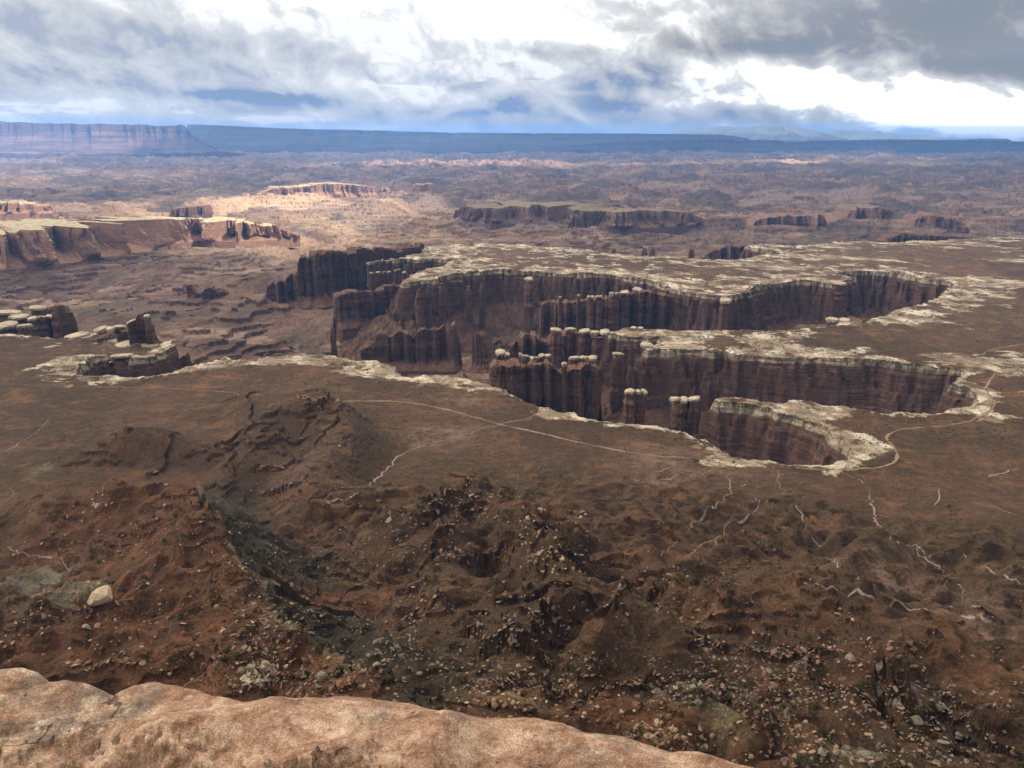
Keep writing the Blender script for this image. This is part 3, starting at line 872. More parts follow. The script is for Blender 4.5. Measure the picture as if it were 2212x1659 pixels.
def ground(x, y, full=False):
    """Height of the ground (and the looks of it) at any place."""
    x = np.asarray(x, F)
    y = np.asarray(y, F)
    r = np.hypot(x, y)
    z = prof(r).astype(F)
    n = x.shape
    ledgy = np.zeros(n, F)
    riser = np.zeros(n, F)
    hm = 1 - smoothstep(720, 980, r)
    near = r < 1250
    if near.any():
        xn, yn = x[near], y[near]
        rn = r[near]
        h = np.zeros(xn.shape, F)
        for L in RIDGES:
            b_ = poly_bump(xn, yn, L)
            h = np.where(np.abs(b_) > np.abs(h), b_, h) * 0.75 + (h + b_) * 0.25
        for L in GULLIES:
            h = h + poly_bump(xn, yn, L)
        hmn = hm[near]
        lg = blobs(xn, yn, LEDGY)
        wob = samp(T_SOFT, xn, yn, 700, 0.4)
        mid = samp(T_MID, xn, yn, 900, 1.9)
        rd = samp(T_RIDGE, xn + 9 * mid, yn + 9 * mid, 620, 0.9)
        rd2 = samp(T_RIDGE, xn, yn, 240, 2.1)
        fine = samp(T_FBM2, xn, yn, 130, 1.3)
        h = HILL * h
        hum = np.abs(samp(T_MID, xn + 6 * wob, yn, 1250, 0.35))
        h = h + hmn * (3.5 * wob + 2.4 * mid - 3.2 * (hum - 0.8) + 4.0 * rd + 0.5 * rd2) + 0.45 * fine * (0.25 + 0.75 * hmn)
        zz = z[near] + h
        wv = 3.0 * samp(T_SOFT, xn, yn, 620, 0.2) + 1.6 * mid + 0.5 * fine
        tz, rs = terrace(zz + wv, 7.0, 0.09, 0.22)
        tz2, rs2 = terrace(zz + 0.6 * wv + 0.4 * rd2, 2.6, 0.16, 0.3)
        brk = smoothstep(-0.6, 0.3, samp(T_FBM, xn, yn, 380, 2.0))
        k = np.clip(lg * 1.3 + 0.45 * hmn, 0, 1) * smoothstep(1.0, 5.0, np.abs(h)) * brk
        zz = zz + k * (tz - wv - zz) * 0.95
        k2 = k * smoothstep(-0.4, 0.6, samp(T_FBM, xn, yn, 240, 0.6))
        zz = zz + 0.6 * k2 * (tz2 - 0.6 * wv - 0.4 * rd2 - zz) * (1 - k * 0.5)
        jag = 3.2 * samp(T_FBM2, xn, yn, 210, 0.9) + 1.6 * mid
        sz_, se_ = scarp_height(xn, yn, jag)
        zz = zz + sz_
        rs = np.maximum(rs * k, se_)
        z[near] = zz
        ledgy[near] = lg
        riser[near] = np.maximum(rs, 0.5 * rs2 * k)
    # rim and canyons
    w1 = samp(T_FBM, x, y, 1300, 0.3)
    w2 = samp(T_FBM2, x, y, 330, 1.9)
    w3 = samp(T_MID, x, y, 700, 0.7)
    w4 = samp(T_MID, x, y, 1500, 1.4)
    rs_ = np.clip(r / 1700, 0.5, 1.6)
    sd0 = sdf(x, y)
    bay = smoothstep(0, 60, np.abs(sd0))
    sd = sd0 + rs_ * (5.0 * w1 * bay + 1.6 * w2 + 3.0 * w3 + 4.0 * w4 * bay)
    w5 = samp(T_MID, x, y, 1000, 2.0)
    w6 = samp(T_MID, x, y, 520, 0.1)
    w7 = samp(T_FBM, x, y, 900, 2.6)
    q3 = 0.3 * w3 + 0.7 * np.round(w3 * 1.1) / 1.1
    q5 = 0.3 * w5 + 0.7 * np.round(w5 * 1.2) / 1.2
    q6 = 0.3 * w6 + 0.7 * np.round(w6 * 1.1) / 1.1
    am = 0.35 + 1.5 * smoothstep(-0.7, 1.3, samp(T_FBM, x, y, 2200, 0.9))
    b1 = sd - 2.0 + 2.4 * am * q3 * rs_ + 3.0 * w4 * rs_ + 0.5 * w2
    b2 = sd - 8.0 + 4.0 * am * q5 * rs_ + 1.5 * w4 * rs_
    b3 = sd - 17.0 + 5.0 * w7 * rs_ + 2.5 * q6 * rs_
    rimz = -370 + 0.9 * samp(T_FBM, x, y, 700, 1.1) * smoothstep(900, 1100, r)
    slab, slr = terrace(samp(T_FBM2, x, y, 420, 0.2, sx=0.5) * 2.2, 1.5, 0.2, 0.1)
    rimm = smoothstep(-95, -5, sd)
    bench = z + np.where(r > 940, rimz + 370, 0) + rimm * slab * 0.8 * smoothstep(900, 1000, r)
    d_cap = -7 * smoothstep(0, 2.6, sd) - 8 * smoothstep(3.0, 5.6, sd)
    d_red = -1.5 * smoothstep(5, 8, sd) - 16 * smoothstep(6, 11, b1) - 15 * smoothstep(11.8, 17, b1) - 2 * smoothstep(17, 19, b1) - 13 * smoothstep(10, 15, b2) - 1.5 * smoothstep(15, 17, b2) - 12 * smoothstep(17, 22, b2) - 16 * smoothstep(12, 17.5, b3)
    tal_m = smoothstep(17, 30, b3)
    d_tal = -0.60 * np.clip(b3 - 17, 0, 400) + tal_m * (2.2 * samp(T_RIDGE, x, y, 330, 1.6) + 0.8 * w2)
    wall = bench + d_cap + d_red + d_tal
    f1 = samp(T_FBM, x, y, 2600, 0.5)
    f2 = samp(T_RIDGE, x, y, 1500, 1.2)
    farm = smoothstep(2600, 6000, r)
    f3 = samp(T_SOFT, x, y, 3400, 2.0)
    fl = -508 - 26 * farm + (12 + 8 * farm) * f1 + (10 + 12 * farm) * f3 + (2.0 + 1.5 * farm) * f2
    gm = (r > 2300) & (r < 9000)
    if gm.any():
        fl[gm] += poly_bump(x[gm], y[gm], GORGE_L)
    wb = (2.0 - 1.2 * farm) * samp(T_FBM2, x, y, 900, 0.1) + 4.0 * samp(T_SOFT, x, y, 1400, 0.9)
    tf, tr = terrace(fl + wb, 15.0, 0.07, 0.25)
    bk = smoothstep(-0.7, 0.5, samp(T_FBM, x, y, 1700, 1.3))
    fl2 = fl + (tf - wb - fl) * 0.95 * bk
    tr = tr * bk
    tf2, tr2 = terrace(fl + 5 * samp(T_FBM, x, y, 5200, 2.2), 24.0, 0.06, 0.3)
    fl2 = fl2 + (tf2 - fl) * 0.75 * farm
    fl2 = fl2 + 0.8 * samp(T_FBM2, x, y, 300, 1.7) * (1 - farm)
    nd = np.zeros(n, F)
    ff = r > 8000
    if ff.any():
        xf, yf = x[ff], y[ff]
        nm = far_blobs(xf, yf, NEEDLES)
        nn = samp(T_RIDGE, xf, yf, 6500, 0.4)
        fl2[ff] += nm * (50 * smoothstep(0.2, 1.6, nn) + 34 * smoothstep(0.0, 1.4, samp(T_FBM2, xf, yf, 3000, 1.0)))
        fl2[ff] += 28 * smoothstep(12000, 19000, r[ff]) * samp(T_FBM, xf, yf, 14000, 0.8)
        nd[ff] = nm
    void = np.maximum(wall, fl2)
    outside = sd <= 0
    zz = np.where(outside, bench, void)
    if not full:
        return zz
    # ---- looks
    capm = (sd > -0.6) & (zz > bench - 9.5 + 3.0 * w2)
    isfloor = (fl2 >= wall) & ~outside
    tal = (~outside) & (~isfloor) & (b3 > 18)
    cliff = np.where(outside, 0, np.where(isfloor, 0, np.where(tal, 0.15, 1.0))).astype(F)
    cliff = np.where(isfloor, np.maximum(tr, tr2 * farm) * 0.9, cliff)  # step faces of bare rock, darkened in colour for the shade on them
    cliff = np.maximum(cliff, np.where(outside, riser * 0.55, 0))  # hillside risers take the same shade-dark rock tone
    cap = np.where((sd > -25) & (b3 < 75) & ~isfloor, 1.0, 0.0).astype(F)

    def C(*c):
        return np.array(c, F)

    def lerp(a, b_, t):
        return a + (b_ - a) * t[:, None]
    c1 = samp(T_FBM, x, y, 900, 2.4)
    c2 = samp(T_FBM2, x, y, 240, 0.8)
    c3 = samp(T_FBM, x, y, 1500, 1.5, sx=0.4)
    c4 = samp(T_RIDGE, x, y, 700, 0.2)
    col = lerp(np.broadcast_to(C(0.128, 0.080, 0.055), n + (3,)), C(0.100, 0.070, 0.046), smoothstep(-0.6, 1.0, c1))
    col = lerp(col, C(0.175, 0.108, 0.070), smoothstep(0.4, 1.6, c2) * 0.7)
    benchm = smoothstep(850, 1000, r)
    col = lerp(col, C(0.225, 0.135, 0.08), benchm * smoothstep(0.5, 1.4, c4) * 0.4)
    col = lerp(col, C(0.088, 0.058, 0.040), benchm * smoothstep(0.3, 1.2, c3) * 0.7)
    hmn = hm
    if near.any():
        xn, yn = x[near], y[near]
        nz_ = 0.35 * samp(T_FBM2, xn, yn, 120, 0.5)
        cn = col[near]
        cn = lerp(cn, C(0.150, 0.080, 0.050), np.clip(blobs(xn, yn, RED_SOIL) * 1.2 + nz_ * 0.4, 0, 1) * hm[near])
        cn = lerp(cn, C(0.28, 0.21, 0.185), np.clip(blobs(xn, yn, MAUVE) * (0.9 + 1.4 * nz_), 0, 1) * 0.8)
        cn = lerp(cn, C(0.085, 0.080, 0.060), np.clip(blobs(xn, yn, GREEN_SCREE) * (1.2 + nz_), 0, 1))
        cn = lerp(cn, C(0.23, 0.225, 0.15), np.clip(blobs(xn, yn, GREEN_CLAY) * (1.1 + 1.2 * nz_), 0, 1))
        cn = lerp(cn, C(0.30, 0.30, 0.27), np.clip(blobs(xn, yn, GREY_CLAY) * (1.1 + 1.2 * nz_), 0, 1))
        cn = lerp(cn, C(0.095, 0.058, 0.042), ledgy[near] * 0.5)
        if SCARPS:
            de = edge_distance(xn, yn, SCARPS[0][4], SCARPS[0][0]) + 3.0 * nz_
            r0 = float(np.hypot(*SCARPS[0][4][0]))
            ef = smoothstep(r0 + 12, r0 - 50, np.hypot(xn, yn) + 14 * nz_)
            cn = lerp(cn, C(0.160, 0.086, 0.054), smoothstep(0, -6, de) * smoothstep(-120, -60, de) * 0.85 * ef)
            cn = lerp(cn, C(0.068, 0.062, 0.047), smoothstep(0, 3, de) * smoothstep(75, 40, de) * 0.9 * ef)
            cn = lerp(cn, C(0.26, 0.24, 0.17), np.exp(-((de + 1.0) / 2.6) ** 2) * 0.75 * ef)
        col[near] = cn
    # pale slickrock along the rim
    wrim = (17 + 16 * c1 + 12 * c2) * np.clip(r / 1500, 0.75, 2.0) + 75 * far_blobs(x, y, PALE, -370.0)
    pen = smoothstep(1700, 2300, r) * smoothstep(2600, -400, x)
    wrim = wrim + pen * (90 + 60 * c2)
    right = smoothstep(500, 900, x) * smoothstep(1000, 1300, r)
    streak = smoothstep(0.6, 1.2, samp(T_FBM, x, y, 900, 0.35, sx=0.45) + 0.3 * c2) * right
    pale = np.maximum(smoothstep(0, 12, wrim + sd) * smoothstep(-1.5, 0.3, c2 + 0.6), streak * 0.85) * smoothstep(880, 960, r)
    crk = samp(T_FBM2, x, y, 210, 0.25, sx=0.4) + 0.5 * samp(T_MID, x, y, 300, 0.2, sx=0.45)
    open_ = np.maximum(pen * 0.55, np.clip(far_blobs(x, y, PALE, -370.0) * 0.75, 0, 0.75))
    nearr = smoothstep(1750, 1400, r) * smoothstep(880, 940, r)
    band = nearr * smoothstep(-(17 + 9 * c2 + 9 * c1), -(10 + 8 * c2 + 8 * c1), sd) * 0.95 * smoothstep(-1.3, -0.2, crk + 0.4 * c2 + 0.5)
    pale = np.maximum(pale, band)
    open_ = np.maximum(open_, band)
    pale = pale * np.maximum(np.maximum(smoothstep(-0.25, 0.5, crk + 0.5), smoothstep(-9, -3, sd)), open_)
    pale = np.where(outside, pale, 0)
    pk = smoothstep(-1.0, 1.5, samp(T_FBM2, x, y, 160, 1.4, sx=0.5))
    pcol = lerp(np.broadcast_to(C(0.31, 0.245, 0.18), n + (3,)), C(0.63, 0.57, 0.455), pk)
    col = lerp(col, pcol, pale)
    # basin
    bas = lerp(np.broadcast_to(C(0.115, 0.073, 0.056), n + (3,)), C(0.190, 0.120, 0.090), smoothstep(-1.0, 1.2, c1 + 0.5 * c4))
    bas = lerp(bas, C(0.13, 0.105, 0.075), smoothstep(0.2, 1.3, c3) * 0.6)
    bas = lerp(bas, C(0.34, 0.24, 0.17), smoothstep(0.9, 1.6, samp(T_FBM2, x, y, 1100, 2.9, sx=0.5)) * 0.7)
    bas = lerp(bas, C(0.56, 0.39, 0.25), far_blobs(x, y, [(600, 440, 1000, 700, 0.9), (380, 455, 500, 500, 0.6), (560, 525, 800, 350, 0.8), (400, 530, 600, 250, 0.8), (780, 470, 700, 600, 0.8), (660, 550, 300, 300, 0.6), (1800, 352, 2500, 900, 0.8)], -530.0))  # brighter patches painted where sunlight falls on the flats
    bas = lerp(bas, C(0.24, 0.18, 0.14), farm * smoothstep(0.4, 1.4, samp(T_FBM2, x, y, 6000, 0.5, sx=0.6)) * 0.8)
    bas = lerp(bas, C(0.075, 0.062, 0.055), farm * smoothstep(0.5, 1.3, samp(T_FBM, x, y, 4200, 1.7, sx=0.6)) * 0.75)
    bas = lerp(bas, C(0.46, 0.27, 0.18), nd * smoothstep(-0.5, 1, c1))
    tcol = lerp(np.broadcast_to(C(0.115, 0.066, 0.048), n + (3,)), C(0.16, 0.10, 0.07), smoothstep(-1, 1, c2))
    iv = (~outside)
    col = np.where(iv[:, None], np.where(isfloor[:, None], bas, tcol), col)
    veg = np.where(outside, 0.55 + 0.45 * smoothstep(-0.5, 1.0, c3), 0.35) * (1 - 0.5 * pale)
    veg = veg * (1 - 0.6 * cliff)
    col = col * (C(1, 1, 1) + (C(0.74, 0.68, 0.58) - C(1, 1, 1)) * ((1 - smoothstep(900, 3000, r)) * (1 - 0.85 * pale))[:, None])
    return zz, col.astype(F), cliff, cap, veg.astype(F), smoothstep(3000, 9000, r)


def settle():
    """Find where the traced edges and patches lie on the slope."""
    lists = [RED_SOIL, GREEN_SCREE, GREEN_CLAY, GREY_CLAY, LEDGY, MAUVE]
    pts = [(q[0], q[1]) for L in lists for q in L] + [p for sc_ in SCARP_LINES for p in sc_[4]]
    keep = [list(L) for L in lists]
    for L in lists:
        L.clear()
    x, y, d = ray(*np.array(pts, float).T)
    h = np.hypot(x, y)
    x, y, d = x / h, y / h, d / h
    R = np.arange(200, 1500, 2.0)
    Z = ground((x[:, None] * R).ravel(), (y[:, None] * R).ravel()).reshape(len(pts), -1)
    k = np.argmax(R[None] * d[:, None] <= Z, 1)
    W = [(x[i] * R[k[i]], y[i] * R[k[i]]) for i in range(len(pts))]
    n = 0
    for L, old in zip(lists, keep):
        for q in old:
            L.append(W[n] + tuple(q[2:]))
            n += 1
    for side, hh, wl, wh, P_ in SCARP_LINES:
        SCARPS.append((side, hh, wl, wh, np.array(W[n:n + len(P_)])))
        n += len(P_)


settle()
GRID = {}


def ground1(px, py):
    """First meeting of sight lines with the ground (arrays of picture places)."""
    x, y, d = ray(px, py)
    h = np.hypot(x, y)
    x, y, d = x / h, y / h, d / h
    R, Zg, a0, da = GRID['R'], GRID['Z'], GRID['a0'], GRID['da']
    u = np.clip((np.arctan2(x, y) - a0) / da, 0, Zg.shape[1] - 1.001)
    j = u.astype(int)
    fu = u - j
    k = np.zeros(len(x), int)
    ok = np.zeros(len(x), bool)
    zz = np.zeros(len(x))
    for q in range(0, len(x), 2000):
        c = slice(q, q + 2000)
        Z = Zg[:, j[c]] * (1 - fu[c]) + Zg[:, j[c] + 1] * fu[c]
        hit = (R[:, None] * d[None, c]) <= Z
        ok[c] = hit.any(0)
        k[c] = np.argmax(hit, 0)
        zz[c] = Z[k[c], np.arange(Z.shape[1])]
    r = R[k]
    return x * r, y * r, zz, ok


# ------------------------------------------------------------------ terrain sheets
def radial_rows():
    R = [190.0]
    while R[-1] < 60000:
        r = R[-1]
        D = -float(prof(r)) if r < 1000 else 370.0
        s = 0.72 * 0.00106 * (r * r + D * D) / D
        if r < 960:
            s = max(0.5, s)
        elif r < 2100:
            s = 2.1
        elif r < 3100:
            s = 2.1 + (r - 2100) * 0.0022
        elif r < 7000:
            s = 4.3 + (r - 3100) * 0.0028
        else:
            s = min(15.2 + (r - 7000) * 0.012, 600)
        R.append(r + s)
    return np.array(R)


def make_terrain():
    R = np.concatenate([np.arange(20, 190, 8.0), radial_rows()])
    A = np.radians(np.arange(-45.0, 45.01, 0.056))
    cuts = [(0, 965, "hillside"), (965, 3300, "canyon_bench_terrain"), (3300, 1e9, "basin_terrain")]
    sa, ca = np.sin(A), np.cos(A)
    ZG = np.zeros((len(R), len(A)), F)
    CG = np.zeros((len(R), len(A)), F)
    for lo, hi, name in cuts:
        i0 = max(0, np.searchsorted(R, lo) - (1 if lo else 0))
        i1 = min(len(R), np.searchsorted(R, hi))
        rr = R[i0:i1]
        X = (rr[:, None] * sa[None, :]).astype(F)
        Y = (rr[:, None] * ca[None, :]).astype(F)
        Z = np.empty(X.shape, F)
        col = np.empty(X.shape + (3,), F)
        at = [np.empty(X.shape, F) for _ in range(4)]
        for k in range(0, len(rr), 150):
            s = slice(k, min(k + 150, len(rr)))
            q = ground(X[s].ravel(), Y[s].ravel(), True)
            sh = X[s].shape
            Z[s] = q[0].reshape(sh)
            col[s] = q[1].reshape(sh + (3,))
            for j in range(4):
                at[j][s] = q[2 + j].reshape(sh)
        ZG[i0:i1] = Z
        CG[i0:i1] = at[0]
        v = np.stack([X, Y, Z], -1).reshape(-1, 3)
        f = grid_faces(len(rr), len(A))[:, ::-1]
        structure(mesh_obj(name, v, f, M_GROUND, attrs={'Col': col.reshape(-1, 3), 'cliff': at[0].ravel(), 'cap': at[1].ravel(), 'veg': at[2].ravel(), 'far': at[3].ravel()}))
    g0 = np.searchsorted(R, 190)
    g1 = np.searchsorted(R, 3600)
    GRID.update(R=R[g0:g1], Z=ZG[g0:g1], RISER=np.where(R[g0:g1, None] < 1000, CG[g0:g1], 0), a0=A[0], da=A[1] - A[0])
    # the rest of the ground round and behind the viewpoint, coarse
    A2 = np.radians(np.arange(45.0, 315.01, 3.0))
    R2 = np.array([20, 60, 120, 200, 300, 450, 700, 1000, 2000, 5000, 12000, 30000, 60000.0])
    X = R2[:, None] * np.sin(A2)[None]
    Y = R2[:, None] * np.cos(A2)[None]
    Z = np.interp(R2, [0, 1000, 60000], [-100, -370, -540])[:, None] * np.ones_like(X)
    Z = np.maximum(Z, np.where(Y < -5, -4.0 - 0 * X, -1e9))
    nv = X.size
    structure(mesh_obj("surrounding_terrain", np.stack([X, Y, Z], -1).reshape(-1, 3), grid_faces(len(R2), len(A2))[:, ::-1], M_GROUND,
                       attrs={'Col': np.tile(np.array([[0.14, 0.08, 0.05]], F), (nv, 1)), 'cliff': np.zeros(nv), 'cap': np.zeros(nv), 'veg': np.full(nv, .4), 'far': np.zeros(nv)}))


make_terrain()


# ------------------------------------------------------------------ roads and dry washes
def strip(name, pts, width, mat, lift, z=-370.0, jitter=1.0, ragged=False):
    pts = np.array(pts, float)
    px, py = pts[:, 0], pts[:, 1]
    # smooth curve through the points in the picture's order, laid on the ground
    t = np.arange(len(px))
    tt = np.linspace(0, len(px) - 1, len(px) * 10)
    def cr(v):
        k = np.clip(np.floor(tt).astype(int), 0, len(v) - 2)
        u = tt - k
        p0 = v[np.maximum(k - 1, 0)]
        p1 = v[k]
        p2 = v[k + 1]
        p3 = v[np.minimum(k + 2, len(v) - 1)]
        return 0.5 * (2 * p1 + (p2 - p0) * u + (2 * p0 - 5 * p1 + 4 * p2 - p3) * u ** 2 + (3 * p1 - p0 - 3 * p2 + p3) * u ** 3)
    X, Y, _, ok = ground1(cr(px), cr(py))
    X, Y = X[ok], Y[ok]
    s = np.concatenate([[0], np.cumsum(np.hypot(np.diff(X), np.diff(Y)))])
    keep = np.concatenate([[True], np.diff(s) > 0.3])
    X, Y, s = X[keep], Y[keep], s[keep]
    n = max(4, int(s[-1] / 2.5))
    ss = np.linspace(0, s[-1], n)
    X = np.interp(ss, s, X)
    Y = np.interp(ss, s, Y)
    ker = np.ones(5) / 5
    if n > 12:
        X[2:-2] = np.convolve(X, ker, 'same')[2:-2]
        Y[2:-2] = np.convolve(Y, ker, 'same')[2:-2]
    nx = -np.gradient(Y)
    ny = np.gradient(X)
    nl = np.hypot(nx, ny) + 1e-9
    nx, ny = nx / nl, ny / nl
    jit = jitter * np.interp(ss, np.arange(0, s[-1] + 12, 6), rng.normal(0, 1.0, len(np.arange(0, s[-1] + 12, 6))))
    W = width * (1 + 0.35 * np.clip(np.interp(ss, np.arange(0, s[-1] + 30, 15), rng.normal(0, 1.0, len(np.arange(0, s[-1] + 30, 15)))), -1.5, 2))
    W = W * np.clip(np.minimum(ss, s[-1] - ss) / 12, 0.15, 1)
    X = X + nx * jit
    Y = Y + ny * jit
    V = []
    for k in (-0.5, -0.17, 0.17, 0.5):
        qx, qy = X + nx * W * k, Y + ny * W * k
        V.append(np.stack([qx, qy, ground(qx, qy) + (lift if abs(k) < 0.3 else lift * 0.6)], 1))
    v = np.stack(V, 1).reshape(-1, 3)
    f = grid_faces(n, 4)
    e = np.tile([1.0, 0.0, 0.0, 1.0], n)
    if ragged:
        e = np.maximum(e, np.repeat(1 - np.clip(np.minimum(ss, s[-1] - ss) / max(8, 0.25 * s[-1]), 0, 1), 4))
    structure(mesh_obj(name, v, f, mat, attrs={'edge': e}))


for pts in ([(-60, 826), (90, 833), (300, 838), (420, 843), (520, 850), (580, 857), (640, 861)],
            [(640, 861), (740, 867), (850, 868), (940, 880), (1030, 903), (1090, 920), (1160, 935), (1280, 963), (1400, 984), (1500, 991)],
            [(1720, 1012), (1780, 1016), (1880, 1013), (1925, 1003), (1938, 985), (1930, 965), (1915, 945), (1950, 928), (2040, 921), (2100, 908), (2140, 886), (2148, 868), (2130, 840), (2150, 806)],
            [(2128, 790), (2118, 775), (2140, 757), (2230, 741)]):
    strip("dirt_road", pts, 4.4 if pts[0][0] > 0 else 2.6, M_ROAD, 0.45, jitter=0.3, ragged=pts[0][0] < 0)
for pts, w in (([(780, 1060), (805, 1040), (830, 1020), (860, 990), (900, 970), (950, 963), (985, 958)], 4.5), ([(900, 968), (1030, 932), (1090, 914), (1140, 905), (1160, 888)], 4.0),
               ([(1600, 992), (1585, 1012), (1572, 1030), (1578, 1045), (1565, 1080), (1500, 1130), (1470, 1165)], 2.6), ([(1576, 1042), (1610, 1062), (1635, 1080), (1640, 1098), (1600, 1120), (1565, 1135), (1562, 1155), (1500, 1190), (1440, 1235)], 3.2),
               ([(1700, 1075), (1725, 1100), (1735, 1130), (1748, 1150)], 2.6), ([(1875, 1050), (1890, 1110), (1900, 1140), (1950, 1175), (2020, 1198), (2110, 1222)], 3.2), ([(1960, 1185), (2010, 1215), (2058, 1247)], 2.2),
               ([(2000, 1275), (2060, 1258), (2086, 1280), (2080, 1312)], 2.2), ([(1785, 1190), (1810, 1220), (1880, 1258), (1895, 1282)], 2.0), ([(2018, 1052), (2032, 1078), (2008, 1100)], 2.2),
               ([(0, 1170), (30, 1195), (90, 1203), (130, 1212), (155, 1240)], 1.8), ([(60, 1245), (85, 1262), (95, 1290), (80, 1312)], 1.6), ([(1400, 1030), (1440, 1012), (1470, 1004)], 2.4), ([(2120, 1035), (2212, 1010)], 4.0),
               ([(1470, 1165), (1440, 1190), (1380, 1200)], 2.2), ([(1748, 1150), (1775, 1180), (1785, 1192)], 1.8), ([(2110, 1222), (2160, 1245), (2230, 1275)], 3.0), ([(1690, 1010), (1680, 1040), (1700, 1075)], 2.0), ([(1800, 1020), (1850, 1035), (1875, 1052)], 2.0),
               ([(1700, 1250), (1800, 1275), (1920, 1300), (2010, 1325)], 3.4), ([(2060, 1320), (2110, 1345), (2150, 1370)], 3.0), ([(780, 1060), (760, 1075), (700, 1085)], 3.0), ([(2212, 1120), (2140, 1095), (2080, 1085)], 2.2), ([(1350, 1030), (1400, 1045), (1450, 1035), (1490, 1025)], 2.0), ([(1560, 1000), (1545, 1015), (1480, 1035)], 2.4),
               ([(0, 985), (40, 960), (90, 925), (110, 900)], 2.2), ([(20, 1050), (30, 1070), (20, 1085)], 2.0)):
    strip("dry_wash", pts, w * 0.6, M_WASH, 0.6, jitter=1.3, ragged=True)
    # side gullies that feed the wash
    for q in range(len(pts) - 1):
        if len(pts) > 4 and q % 2 == 0:
            a, b = pts[q], pts[q + 1]
            mx, my = (a[0] + b[0]) / 2, (a[1] + b[1]) / 2
            sg = rng.choice([-1, 1])
            L = rng.uniform(14, 40)
            strip("dry_wash", [(mx, my), (mx + sg * L * 0.35, my + rng.uniform(-5, 1)), (mx + sg * L * 0.7, my + rng.uniform(-8, 0)), (mx + sg * L, my + rng.uniform(-12, 2))], w * 0.4, M_WASH, 0.3, jitter=1.2, ragged=True)


# ------------------------------------------------------------------ buttes, fins, towers, mesas
def loft_noise(a, b, L=64.0, T=T_FBM):
    return samp(T, np.asarray(a, F), np.asarray(b, F), L)


